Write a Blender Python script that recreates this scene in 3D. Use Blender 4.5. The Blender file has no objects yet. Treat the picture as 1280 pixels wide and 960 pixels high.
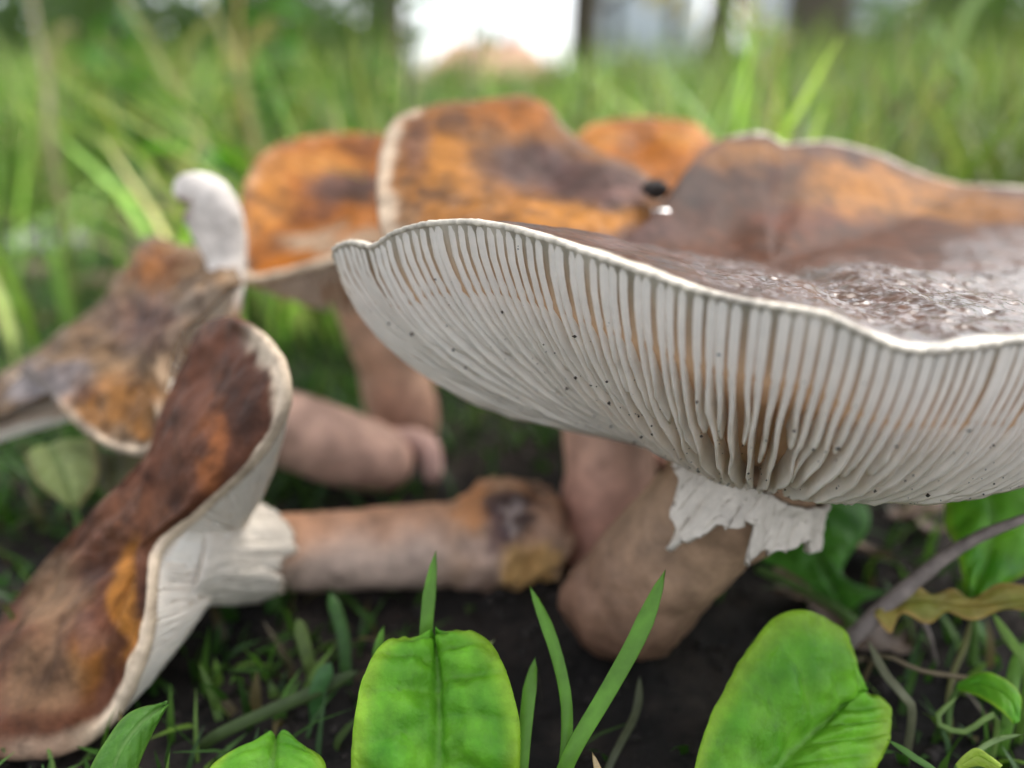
import bpy, math, random
import numpy as np
from mathutils import Vector

random.seed(7)
rng = np.random.default_rng(11)
scene = bpy.context.scene
S = 0.01                                   # everything below is written in centimetres
F = 967.0                                  # focal length in pixels of a 1280 x 960 picture
PITCH = math.radians(18.5)
CAMZ = 11.0

# ------------------------------------------------------------------ camera
cd = bpy.data.cameras.new('camera')
cam = bpy.data.objects.new('camera', cd)
scene.collection.objects.link(cam)
cam.location = (0, 0, CAMZ * S)
cam.rotation_euler = (math.pi / 2 - PITCH, 0, 0)
cd.sensor_width = 36.0
cd.lens = F / 1280 * 36
cd.clip_start = 0.005
cd.clip_end = 1500
cd.dof.use_dof = True
cd.dof.focus_distance = 0.119
cd.dof.aperture_fstop = 6.2
scene.camera = cam

# ------------------------------------------------------------------ sky, sun, exposure
SUN_EL, SUN_AZ = math.radians(58), math.radians(48)     # overcast: broad soft sun, high ahead
world = bpy.data.worlds.new('World')
scene.world = world
world.use_nodes = True
wn = world.node_tree
bg = wn.nodes['Background']
sky = wn.nodes.new('ShaderNodeTexSky')
sky.sky_type = 'NISHITA'
sky.sun_disc = False
sky.sun_elevation = SUN_EL
sky.sun_rotation = SUN_AZ
sky.dust_density = 3.0
hs = wn.nodes.new('ShaderNodeHueSaturation')             # thin cloud greys the blue
hs.inputs['Saturation'].default_value = 0.3
wn.links.new(sky.outputs[0], hs.inputs['Color'])
wn.links.new(hs.outputs[0], bg.inputs['Color'])
bg.inputs['Strength'].default_value = 0.15
sd = bpy.data.lights.new('sun', 'SUN')
sd.energy = 1.0
sd.angle = math.radians(40)
sd.color = (1, 0.95, 0.87)
sun = bpy.data.objects.new('sun', sd)
scene.collection.objects.link(sun)
sdir = Vector((math.sin(SUN_AZ) * math.cos(SUN_EL), math.cos(SUN_AZ) * math.cos(SUN_EL), math.sin(SUN_EL)))
sun.rotation_euler = sdir.to_track_quat('Z', 'Y').to_euler()
sun.location = sdir * 5
vs = scene.view_settings
vs.view_transform = 'Standard'
vs.look = 'None'
vs.gamma = 1
vs.use_curve_mapping = False
vs.exposure = 1.75

# ------------------------------------------------------------------ helpers
FW = np.array([0, math.cos(PITCH), -math.sin(PITCH)])
UP = np.array([0, math.sin(PITCH), math.cos(PITCH)])
RT = np.array([1.0, 0, 0])
CAM = np.array([0, 0, CAMZ])
Z = np.array([0, 0, 1.0])


def ray(px, py):
    return FW + (px - 640) / F * RT - (py - 480) / F * UP


def P(px, py, d):
    return CAM + d * ray(px, py)


def PG(px, py, z=0.0):
    r = ray(px, py)
    return CAM + r * ((z - CAMZ) / r[2])


def PP(px, py, c, n):                      # on the plane through c with normal n
    r = ray(px, py)
    return CAM + r * (np.dot(c - CAM, n) / np.dot(r, n))


def proj(V):
    q = np.asarray(V) - CAM
    d = q @ FW
    d = np.where(np.abs(d) < 1e-3, 1e-3, d)
    return 640 + F * (q @ RT) / d, 480 - F * (q @ UP) / d, d


def nrm(v):
    v = np.asarray(v, float)
    return v / (np.linalg.norm(v, axis=-1, keepdims=True) + 1e-12)


def sst(a, b, x):
    x = np.clip((x - a) / (b - a), 0, 1)
    return x * x * (3 - 2 * x)


def vnoise(p, seed=0):                     # smooth value noise, -1..1
    p = np.asarray(p, float)
    i = np.floor(p).astype(np.int64)
    f = p - i
    f = f * f * (3 - 2 * f)
    out = np.zeros(p.shape[:-1])
    for dx in (0, 1):
        for dy in (0, 1):
            for dz in (0, 1):
                h = (i[..., 0] + dx) * 374761393 + (i[..., 1] + dy) * 668265263 + (i[..., 2] + dz) * 2147483647 + seed * 144665
                h = (h ^ (h >> 13)) * 1274126177
                h = (h ^ (h >> 16)) & 0xffff
                w = (f[..., 0] if dx else 1 - f[..., 0]) * (f[..., 1] if dy else 1 - f[..., 1]) * (f[..., 2] if dz else 1 - f[..., 2])
                out += w * (h / 32767.5 - 1)
    return out


def fbm(p, oct=4, seed=0):
    p = np.asarray(p, float)
    a, o, tot = 1.0, 0.0, 0.0
    for k in range(oct):
        o = o + a * vnoise(p * 2 ** k + 13.7 * k, seed + k)
        tot += a
        a *= 0.55
    return o / tot


def catmull(C, n, closed=False, arc=True):
    C = np.asarray(C, float)
    m = len(C)
    out = []
    segs = m if closed else m - 1
    for i in range(segs):
        if closed:
            p0, p1, p2, p3 = C[(i - 1) % m], C[i], C[(i + 1) % m], C[(i + 2) % m]
        else:
            p0, p1, p2, p3 = C[max(i - 1, 0)], C[i], C[i + 1], C[min(i + 2, m - 1)]
        for t in np.linspace(0, 1, 24, endpoint=False):
            out.append(0.5 * (2 * p1 + (p2 - p0) * t + (2 * p0 - 5 * p1 + 4 * p2 - p3) * t * t + (3 * p1 - p0 - 3 * p2 + p3) * t ** 3))
    out.append(C[0] if closed else C[-1])
    out = np.array(out)
    if not arc:
        s = np.linspace(0, 1, len(out))
    else:
        s = np.concatenate([[0], np.cumsum(np.linalg.norm(np.diff(out[:, :3], axis=0), axis=1))])
        s /= s[-1]
    q = np.linspace(0, 1, n, endpoint=not closed)
    return np.stack([np.interp(q, s, out[:, k]) for k in range(C.shape[1])], 1)


def grid_faces(nu, nv, wrap=False):        # verts indexed u*nv+v ; wrap in u
    U = np.arange(nu if wrap else nu - 1)
    V = np.arange(nv - 1)
    u, v = np.meshgrid(U, V, indexing='ij')
    u2 = (u + 1) % nu
    return np.stack([u * nv + v, u2 * nv + v, u2 * nv + v + 1, u * nv + v + 1], -1).reshape(-1, 4)


COL = scene.collection


def empty(name, loc):
    o = bpy.data.objects.new(name, None)
    o.empty_display_size = 0.01
    COL.objects.link(o)
    o.location = Vector(np.asarray(loc, float) * S)
    o['o'] = [float(v) for v in loc]
    return o


def mesh_obj(name, V, faces, mat, parent=None, origin=None, col=None, smooth=True):
    V = np.asarray(V, float).reshape(-1, 3)
    if parent is not None:
        origin = np.array(parent['o'])
    elif origin is None:
        origin = np.array([V[:, 0].mean(), V[:, 1].mean(), V[:, 2].min()])
    me = bpy.data.meshes.new(name)
    me.from_pydata(((V - origin) * S).tolist(), [], [list(map(int, f)) for f in faces])
    if smooth:
        me.polygons.foreach_set('use_smooth', [True] * len(me.polygons))
    if col is not None:
        at = me.attributes.new('col', 'FLOAT_COLOR', 'POINT')
        c = np.ones((len(V), 4))
        col = np.asarray(col)
        c[:, :col.shape[-1]] = col.reshape(-1, col.shape[-1])
        at.data.foreach_set('color', c.ravel())
    me.materials.append(mat)
    me.update()
    o = bpy.data.objects.new(name, me)
    COL.objects.link(o)
    o['o'] = [float(v) for v in origin]
    if parent is not None:
        o.parent = parent
    else:
        o.location = Vector(origin * S)
    return o


def tag(o, label=None, cat=None, group=None, kind=None):
    if label: o['label'] = label
    if cat: o['category'] = cat
    if group: o['group'] = group
    if kind: o['kind'] = kind
    return o


def copy_tree(o, parent=None):
    c = o.copy()
    COL.objects.link(c)
    c.parent = parent
    for ch in list(o.children):
        copy_tree(ch, c)
    return c


# ------------------------------------------------------------------ materials
def new_mat(name):
    m = bpy.data.materials.new(name)
    m.use_nodes = True
    nt = m.node_tree
    return m, nt, nt.nodes['Principled BSDF'], nt.nodes['Material Output']


def N(nt, kind, **kw):
    n = nt.nodes.new(kind)
    for k, v in kw.items():
        setattr(n, k, v)
    return n


def noise_node(nt, scale, detail=4, rough=0.6, stretch=None):
    tc = N(nt, 'ShaderNodeTexCoord')
    n = N(nt, 'ShaderNodeTexNoise')
    n.inputs['Scale'].default_value = scale
    n.inputs['Detail'].default_value = detail
    n.inputs['Roughness'].default_value = rough
    if stretch:
        mp = N(nt, 'ShaderNodeMapping')
        mp.inputs['Scale'].default_value = stretch
        nt.links.new(tc.outputs['Object'], mp.inputs['Vector'])
        nt.links.new(mp.outputs[0], n.inputs['Vector'])
    else:
        nt.links.new(tc.outputs['Object'], n.inputs['Vector'])
    return n


def mottled(name, base=None, rough=0.5, bump=0.0, bscale=400, vscale=200, vamt=0.35, trans=0.0, tcol=None, spec=0.5, stretch=None, rvar=0.0, coat=0.0, vdist=0.0008):
    """base colour (or the mesh's own pigment attribute) with noise mottling, fine relief and, for leaves, light passing through"""
    m, nt, b, out = new_mat(name)
    L = nt.links
    n = noise_node(nt, vscale, 5, 0.65, stretch)
    mr = N(nt, 'ShaderNodeMapRange')
    mr.inputs['From Min'].default_value = 0.3
    mr.inputs['From Max'].default_value = 0.7
    mr.inputs['To Min'].default_value = 1 - vamt
    mr.inputs['To Max'].default_value = 1 + vamt
    L.new(n.outputs['Fac'], mr.inputs['Value'])
    mul = N(nt, 'ShaderNodeMix', data_type='RGBA', blend_type='MULTIPLY')
    mul.inputs['Factor'].default_value = 1
    if base is None:
        at = N(nt, 'ShaderNodeAttribute', attribute_name='col')
        L.new(at.outputs['Color'], mul.inputs['A'])
    else:
        mul.inputs['A'].default_value = (*base, 1)
    L.new(mr.outputs[0], mul.inputs['B'])
    L.new(mul.outputs['Result'], b.inputs['Base Color'])
    b.inputs['Roughness'].default_value = rough
    b.inputs['Specular IOR Level'].default_value = spec
    if rvar:
        mr2 = N(nt, 'ShaderNodeMapRange')
        mr2.inputs['From Min'].default_value = 0.35
        mr2.inputs['From Max'].default_value = 0.65
        mr2.inputs['To Min'].default_value = max(rough - rvar, 0.05)
        mr2.inputs['To Max'].default_value = min(rough + rvar, 1)
        n2 = noise_node(nt, vscale * 0.4, 3)
        L.new(n2.outputs['Fac'], mr2.inputs['Value'])
        L.new(mr2.outputs[0], b.inputs['Roughness'])
    b.inputs['Coat Weight'].default_value = coat
    if bump:
        bn = noise_node(nt, bscale, 5, 0.68, stretch)
        bp = N(nt, 'ShaderNodeBump')
        bp.inputs['Strength'].default_value = bump
        bp.inputs['Distance'].default_value = vdist
        L.new(bn.outputs['Fac'], bp.inputs['Height'])
        L.new(bp.outputs[0], b.inputs['Normal'])
        L.new(bp.outputs[0], b.inputs['Coat Normal'])
    if trans:
        tr = N(nt, 'ShaderNodeBsdfTranslucent')
        if tcol is None:
            L.new(mul.outputs['Result'], tr.inputs['Color'])
        else:
            m2 = N(nt, 'ShaderNodeMix', data_type='RGBA', blend_type='MULTIPLY')
            m2.inputs['Factor'].default_value = 1
            L.new(mul.outputs['Result'], m2.inputs['A'])
            m2.inputs['B'].default_value = (*tcol, 1)
            L.new(m2.outputs['Result'], tr.inputs['Color'])
        mx = N(nt, 'ShaderNodeMixShader')
        mx.inputs[0].default_value = trans
        L.new(b.outputs[0], mx.inputs[1])
        L.new(tr.outputs[0], mx.inputs[2])
        L.new(mx.outputs[0], out.inputs['Surface'])
    return m


M = {}
M['wet_cap'] = mottled('wet_cap_skin', None, rough=0.25, bump=0.25, bscale=500, vscale=300, vamt=0.45, rvar=0.12, stretch=(1, 1, 1), vdist=0.0005, coat=0.6, spec=0.4)
# skin that is wet in places: the pigment's alpha channel says where
nt = M['wet_cap'].node_tree
pb = nt.nodes['Principled BSDF']
wa = N(nt, 'ShaderNodeAttribute', attribute_name='col')
for l in list(nt.links):
    if l.to_socket == pb.inputs['Roughness']:
        nt.links.remove(l)
mrw = N(nt, 'ShaderNodeMapRange')
mrw.inputs['To Min'].default_value = 0.55
mrw.inputs['To Max'].default_value = 0.5
nt.links.new(wa.outputs['Alpha'], mrw.inputs['Value'])
nt.links.new(mrw.outputs[0], pb.inputs['Roughness'])
mrc = N(nt, 'ShaderNodeMapRange')
mrc.inputs['To Min'].default_value = 0.0
mrc.inputs['To Max'].default_value = 0.7
nt.links.new(wa.outputs['Alpha'], mrc.inputs['Value'])
nt.links.new(mrc.outputs[0], pb.inputs['Coat Weight'])
mrs = N(nt, 'ShaderNodeMapRange')
mrs.inputs['To Min'].default_value = 0.12
mrs.inputs['To Max'].default_value = 0.15
nt.links.new(wa.outputs['Alpha'], mrs.inputs['Value'])
nt.links.new(mrs.outputs[0], pb.inputs['Specular IOR Level'])
pb.inputs['Coat Roughness'].default_value = 0.05
pb.inputs['Coat IOR'].default_value = 1.6
M['cap'] = mottled('cap_skin', None, rough=0.5, bump=0.6, bscale=260, vscale=130, vamt=0.5, rvar=0.1, spec=0.1)
M['flesh'] = mottled('cap_flesh', None, rough=0.7, bump=0.2, bscale=500, vscale=300, vamt=0.1, spec=0.2)
M['gill'] = mottled('gill_flesh', (0.92, 0.885, 0.80), rough=0.6, bump=0.25, bscale=900, vscale=260, vamt=0.07, trans=0.3, tcol=(1.0, 0.78, 0.55), spec=0.3, vdist=0.0003)
M['stem'] = mottled('stem_flesh', None, rough=0.55, bump=0.8, bscale=260, vscale=150, vamt=0.34, spec=0.3)
M['ring'] = mottled('ring_tissue', (0.70, 0.63, 0.54), rough=0.7, bump=0.7, bscale=420, vscale=300, vamt=0.14, trans=0.15, spec=0.2)
M['soil'] = mottled('soil', None, rough=0.85, bump=1.0, bscale=500, vscale=220, vamt=0.6, spec=0.3, vdist=0.002)
M['crumb'] = mottled('soil_crumb', (0.02, 0.015, 0.012), rough=0.9, vscale=500, vamt=0.5)
M['speck'] = mottled('dark_speck', (0.03, 0.022, 0.015), rough=0.8, vscale=900, vamt=0.5)
M['leaf'] = mottled('leaf_green', None, rough=0.4, bump=0.5, bscale=420, vscale=240, vamt=0.22, trans=0.4, tcol=(1.3, 1.6, 0.4), vdist=0.0011, spec=0.3)
M['grass'] = mottled('grass_blade', None, rough=0.45, vscale=150, vamt=0.2, trans=0.35, tcol=(1.2, 1.3, 0.6), spec=0.4)
M['litter'] = mottled('dead_leaf', None, rough=0.6, bump=0.4, bscale=200, vscale=100, vamt=0.4, trans=0.1)
M['twig'] = mottled('twig_bark', (0.21, 0.17, 0.15), rough=0.7, bump=0.8, bscale=500, vscale=300, vamt=0.35, stretch=(1, 1, 1))
M['bark'] = mottled('bark', (0.11, 0.085, 0.065), rough=0.9, bump=1.0, bscale=14, vscale=6, vamt=0.5, vdist=0.03)
M['foliage'] = mottled('tree_foliage', (0.10, 0.17, 0.045), rough=0.5, vscale=1.5, vamt=0.45, trans=0.4, tcol=(1.2, 1.4, 0.6))
M['foliage_yellow'] = mottled('yellow_foliage', (0.42, 0.33, 0.03), rough=0.5, vscale=3, vamt=0.35, trans=0.4)
M['roof_orange'] = mottled('clay_roof', (0.42, 0.24, 0.15), rough=0.8, vscale=3, vamt=0.2)
M['roof_brown'] = mottled('brown_roof', (0.2, 0.1, 0.06), rough=0.8, vscale=3, vamt=0.2)
M['plaster'] = mottled('plaster', (0.62, 0.56, 0.47), rough=0.85, vscale=2, vamt=0.1)
M['grey_wall'] = mottled('grey_wall', (0.5, 0.52, 0.6), rough=0.8, vscale=2, vamt=0.08)
M['white_wall'] = mottled('white_wall', (0.82, 0.82, 0.8), rough=0.7, vscale=2, vamt=0.05)
M['dark_base'] = mottled('dark_plinth', (0.1, 0.11, 0.12), rough=0.8, vscale=2, vamt=0.2)
gm, gnt, gb, go = new_mat('window_glass')
gb.inputs['Base Color'].default_value = (0.05, 0.06, 0.07, 1)
gb.inputs['Roughness'].default_value = 0.08
M['glass'] = gm
wm, wnt, wb, wo = new_mat('water')
wb.inputs['Base Color'].default_value = (0.9, 0.95, 1, 1)
wb.inputs['Roughness'].default_value = 0.02
wb.inputs['Transmission Weight'].default_value = 1.0
wb.inputs['IOR'].default_value = 1.33
M['water'] = wm

# ------------------------------------------------------------------ the setting: ground
def axis_coords(dense_lo, dense_hi, step, far):
    c = list(np.arange(dense_lo, dense_hi + step, step))
    s = step
    while c[-1] < far:
        s *= 1.22
        c.append(c[-1] + s)
    s = step
    while c[0] > -far:
        s *= 1.22
        c.insert(0, c[0] - s)
    return np.array(c)


def ground_h(x, y):
    x = np.asarray(x, float); y = np.asarray(y, float)
    p = np.stack([x, y, 0 * x], -1)
    near = 1 - sst(60, 160, np.hypot(x, y))
    h = near * (0.55 * fbm(p / 3.2, 4, 3) + 0.16 * fbm(p / 0.6, 3, 9))
    # shallow hollow of bare soil the clump grows from
    h = h - 0.4 * np.exp(-((x - 0.5) / 6.5) ** 2 - ((y - 19) / 6.0) ** 2)
    h = h + (1 - near) * 2.0 * fbm(p / 160.0, 3, 5)
    return h


gx = axis_coords(-26, 24, 0.3, 60000)
gy = axis_coords(8, 52, 0.3, 60000)
X, Y = np.meshgrid(gx, gy, indexing='ij')
H = ground_h(X, Y)
gp = np.stack([X, Y, 0 * X], -1)
soilc = np.array([0.010, 0.008, 0.007])
soil2 = np.array([0.034, 0.025, 0.020])
lawn = np.array([0.075, 0.12, 0.03])
k = sst(-0.25, 0.5, fbm(gp / 1.3, 4, 21))[..., None]
gc = soilc * (1 - k) + soil2 * k
far = sst(28, 75, Y + 3 * fbm(gp / 8, 3, 4))[..., None]
gc = gc * (1 - far) + lawn * far
ground = mesh_obj('ground', np.stack([X, Y, H], -1), grid_faces(len(gx), len(gy)), M['soil'], origin=np.zeros(3), col=gc)
tag(ground, kind='structure')


# ------------------------------------------------------------------ mushrooms
CREAM = np.array([0.60, 0.48, 0.35])
WHITE = np.array([0.80, 0.75, 0.67])
OCHRE = np.array([0.46, 0.20, 0.058])
ORANGE = np.array([0.44, 0.155, 0.038])
BROWN = np.array([0.115, 0.046, 0.025])
DARK = np.array([0.040, 0.020, 0.014])
PURPLE = np.array([0.15, 0.088, 0.078])
TAN = np.array([0.42, 0.27, 0.16])


def pigment(V, base, blobs, seed, warp=26.0, mott=0.5):
    """skin pigment: base tone with soft patches of other tones, edges broken by noise"""
    x, y, d = proj(V)
    sc = 14.0 / d
    x = x + warp * fbm(V / 1.1, 3, seed)
    y = y + 0.7 * warp * fbm(V / 1.1, 3, seed + 50)
    n = fbm(V / 0.75, 4, seed + 90)
    c = np.tile(base, (len(V), 1)).astype(float)
    sp = fbm(V / 0.22, 3, seed + 120)
    sp2 = fbm(V / 0.5, 4, seed + 140)
    k = sst(0.0, 0.6, n)[:, None] * mott
    c = c * (1 - k) + DARK * k
    k = sst(0.05, 0.6, -n)[:, None] * mott * 0.7
    c = c * (1 - k) + base * 1.5 * k
    for bx, by, rx, ry, bc, w in blobs:
        q = np.sqrt(((x - bx) / rx) ** 2 + ((y - by) / ry) ** 2) + 0.35 * n
        k = (w * (1 - sst(0.45, 1.25, q)))[:, None]
        c = c * (1 - k) + bc * k
    dk = (sst(0.12, 0.5, sp2) * 0.55 + sst(0.25, 0.6, sp) * 0.3)[:, None]
    c = c * (1 - dk) + DARK * 1.3 * dk
    lum = c.mean(1, keepdims=True)
    c = np.clip(lum + (c - lum) * 1.12, 0.004, 1)
    return c * 0.58 * (1 + 0.25 * sp[:, None])


class Cap:
    """a cap lofted from its rim loop: rounded margin, skin above, flesh and gills below"""

    def __init__(s, rim, ctop, cbot, n, lip=0.12, ub=0.7, gd=0.9, rs=1.4, NT=240, tb=lambda th, t: 0 * t, ubpow=1.0, wave=0.0, seed=1):
        s.n = nrm(np.array(n, float))
        s.P = catmull(rim, NT, closed=True)
        s.NT, s.lip, s.gd, s.seed = NT, lip, gd, seed
        s.ctop, s.cbot = np.array(ctop, float), np.array(cbot, float)
        if wave:
            s.P = s.P + s.n * (wave * fbm(s.P / 1.2, 3, seed))[:, None]
        s.a = nrm(s.ctop - s.P)
        s.u = nrm(s.n - s.a * (s.a @ s.n)[:, None])
        s.Cc = s.P + s.a * lip
        s.L0 = s.Cc - s.u * lip
        h = s.P - s.cbot
        h = h - np.outer(h @ s.n, s.n)
        s.I = s.cbot + rs * nrm(h)
        s.ub, s.tb, s.ubpow = (ub(nrm(h)) if callable(ub) else ub), tb, ubpow
        s.T = nrm(np.roll(s.P, -1, 0) - np.roll(s.P, 1, 0))

    def edge(s, i, t):                      # gill edge surface at rim index i (arrays broadcast)
        t = np.asarray(t, float)[..., None]
        ub = s.ub[i][..., None] if np.ndim(s.ub) else s.ub
        b = ub * 4 * t ** s.ubpow * (1 - t ** s.ubpow)
        return s.L0[i] * (1 - t) + s.I[i] * t - s.n * b

    def depth(s, t):
        return s.gd * sst(0, 0.30, t) * (1 - 0.15 * t)

    def build(s, parent, mat, pig, M_top=46, M_un=14, flute=0, flute_amp=0.03, edge_w=0.05, edge_col=CREAM, under=TAN, rough_edge=0.02, relief=0.05, rim_amt=None, wet=None, fine=0.7, grain=None):
        NT = s.NT
        rows, cols, kinds = [], [], []
        idx = np.arange(NT)
        for t in np.linspace(1, 0, M_un, endpoint=False):
            rows.append(s.edge(idx, np.full(NT, t)) + s.u * s.depth(np.full(NT, t))[:, None])
            kinds.append(('u', t))
        fl = np.cos(flute * 2 * np.pi * idx / NT) if flute else np.zeros(NT)
        rag = vnoise(s.P * 5, s.seed + 3) * rough_edge + fl * flute_amp
        for ph in np.linspace(math.pi, 0, 9):
            r = s.lip + rag * math.sin(ph)
            rows.append(s.Cc + r[:, None] * (s.u * math.cos(ph) - s.a * math.sin(ph)))
            kinds.append(('l', ph))
        start = s.Cc + s.u * s.lip
        for t in (np.linspace(0, 1, M_top + 1)[1:-1]) ** 1.15:
            tt = np.full(NT, t)
            v = start * (1 - t) + s.ctop * t + s.n * s.tb(s, tt)[:, None]
            f = sst(0, 0.05, t) * (1 - sst(0.85, 1, t))
            v = v + s.n * (f * (relief * 2.2 * fbm(v / 1.5, 3, s.seed + 5) + relief * fine * fbm(v / 0.35, 3, s.seed + 8)))[:, None]
            if grain is not None:          # small wet scales
                g = 0.055 * fbm(v / np.array([0.36, 0.28, 0.3]), 2, s.seed + 18) + 0.03 * fbm(v / 0.14, 2, s.seed + 28)
                v = v + s.n * (grain(v) * f * g)[:, None]
            rows.append(v)
            kinds.append(('t', t))
        R = np.stack(rows, 1)               # NT, rows, 3
        nv = R.shape[1]
        V = R.reshape(-1, 3)
        C = pig(V).reshape(NT, nv, 3)
        en = fbm(s.P / 0.35, 3, s.seed + 30) * 0.6 + 0.4 * fbm(s.P / 1.5, 2, s.seed + 31)
        ra = (np.ones(NT) if rim_amt is None else np.clip(rim_amt(s) + 0.25 * en, 0, 1))[:, None]
        for j, (kd, t) in enumerate(kinds):
            if kd == 'u':
                C[:, j] = under
            elif kd == 'l':
                C[:, j] = C[:, j] * (1 - ra) + edge_col * (0.86 + 0.12 * fl[:, None] + 0.3 * en[:, None]) * ra
            else:
                w = edge_w * (1 + 0.9 * en)
                k = (1 - sst(0.35, 1.25, t / w))[:, None] * ra
                C[:, j] = C[:, j] * (1 - k) + edge_col * k
        V = np.concatenate([V, [s.ctop + s.n * float(s.tb(s, np.ones(NT))[0])]])
        C = np.concatenate([C.reshape(-1, 3), [C[:, -1].mean(0)]])
        faces = grid_faces(NT, nv, True).tolist()
        last = len(V) - 1
        faces += [[i * nv + nv - 1, ((i + 1) % NT) * nv + nv - 1, last] for i in range(NT)]
        if wet is not None:
            wv = wet(V)
            C = np.column_stack([C * (1 - 0.15 * wv[:, None] * (C.max(1, keepdims=True) < 0.35)), wv])
        s.obj = mesh_obj('cap', V, faces, mat, parent, col=C)
        s.obj.data.materials.append(M['flesh'])
        mi = np.zeros(len(faces), int)
        mi[:NT * (nv - 1)] = np.tile((np.arange(nv - 1) < M_un).astype(int), NT)
        s.obj.data.polygons.foreach_set('material_index', mi.tolist())
        return s.obj

    def gill_mesh(s, i, t1, seed, th=0.05, nt=15, wav=0.04):
        t = np.linspace(0.0, 1, nt) ** 1.35 * t1
        ii = np.full(nt, i)
        E = s.edge(ii, t)
        dp = s.depth(t)
        u, T = s.u[i], s.T[i]
        full = t1 > 0.97
        if full:
            endf = 1 - 0.35 * sst(0.95, 1.0, t)
        else:
            q = t / t1
            endf = np.sqrt(np.clip(1 - np.clip((q - 0.80) / 0.20, 0, 1) ** 2.2, 0, 1)) * 0.92 + 0.02
            endf = endf * (0.86 + 0.1 * (1 - q))
        rg = np.random.default_rng(seed)
        wv = wav * (np.sin(t * (7 + 5 * rg.random()) + 6.28 * rg.random()) * 0.6 + 0.5 * np.sin(t * (16 + 8 * rg.random()) + 6.28 * rg.random())) * sst(0.02, 0.2, t)
        small = 0.018 * rg.standard_normal(nt) * sst(0.05, 0.2, t)
        base = E + u * (dp + 0.04)[:, None]
        low = E + u * (dp * (1 - endf) + small)[:, None]
        thk = th * (1.12 - 0.17 * sst(0, 0.3, t) - 0.4 * t) * (0.85 + 0.3 * rg.random())
        Vs = []
        for f, w, ww in ((0, 1.25, 0.0), (0.5, 0.85, 0.6), (0.93, 0.62, 1.0), (1.0, 0.0, 1.0), (0.93, -0.62, 1.0), (0.5, -0.85, 0.6), (0, -1.25, 0.0)):
            Vs.append(base * (1 - f) + low * f + T * (thk * w + wv * ww)[:, None])
        V = np.stack(Vs, 1)
        return V.reshape(-1, 3), grid_faces(nt, 7)

    def gills(s, parent, count, th=0.05, single=True, seed=0, nt=15, wav=0.04):
        rg = random.Random(seed)
        s.gidx = []
        AV, AF, off = [], [], 0
        pat = [1.0, 0.34, 0.72, 0.25]
        for k in range(count):
            i = int((k + rg.uniform(-0.11, 0.11)) / count * s.NT) % s.NT
            t1 = 1.0 if k % 2 == 0 else min(0.9, max(0.16, (0.5 if k % 4 == 1 else 0.3) * rg.uniform(0.7, 1.4)))
            if k % 2 == 0 and rg.random() < 0.12:
                t1 = rg.uniform(0.65, 0.9)
            V, Fc = s.gill_mesh(i, t1, seed + k, th, nt, wav)
            s.gidx.append((i, t1))
            if single:
                mesh_obj('gill', V, Fc, M['gill'], parent)
            else:
                AV.append(V)
                AF += (Fc + off).tolist()
                off += len(V)
        if not single:
            g = mesh_obj('gills', np.concatenate(AV), AF, M['gill'], parent)
            tag(g, kind='stuff')


def loft(name, path, rad, mat, parent, seg=32, rows=60, noise=0.06, nscale=1.0, pig=None, seed=0, flat=None, cap_ends=True, namp=None):
    c = catmull(np.column_stack([path, rad]), rows)
    Pn, r = c[:, :3], c[:, 3]
    tg = nrm(np.gradient(Pn, axis=0))
    ref = np.array([0, 0, 1.0]) if abs(tg[:, 2]).mean() < 0.8 else np.array([0, 1.0, 0])
    b1 = nrm(np.cross(tg, ref))
    b2 = np.cross(b1, tg)
    ang = np.linspace(0, 2 * np.pi, seg, endpoint=False)
    D = b1[:, None] * np.cos(ang)[None, :, None] + b2[:, None] * np.sin(ang)[None, :, None] * (flat or 1.0)
    V0 = Pn[:, None] + D * r[:, None, None]
    nz = noise * fbm(V0 / nscale, 3, seed) + 0.35 * noise * fbm(V0 / (nscale * 0.25), 3, seed + 7)
    if namp is not None:
        nz = nz * namp(np.linspace(0, 1, rows))[:, None]
    V0 = V0 + D * nz[..., None]
    V = V0.reshape(-1, 3)
    v = np.repeat(np.linspace(0, 1, rows), seg)
    faces = []
    for i in range(rows - 1):
        for j in range(seg):
            j2 = (j + 1) % seg
            faces.append([i * seg + j, i * seg + j2, (i + 1) * seg + j2, (i + 1) * seg + j])
    if cap_ends:
        V = np.concatenate([V, [Pn[0] - tg[0] * r[0] * 0.3, Pn[-1] + tg[-1] * r[-1] * 0.3]])
        v = np.concatenate([v, [0, 1]])
        a, b = len(V) - 2, len(V) - 1
        for j in range(seg):
            j2 = (j + 1) % seg
            faces.append([a, j2, j])
            faces.append([b, (rows - 1) * seg + j, (rows - 1) * seg + j2])
    return mesh_obj(name, V, faces, mat, parent, col=pig(V, v) if pig else np.tile([0.4, 0.3, 0.2], (len(V), 1)))


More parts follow.
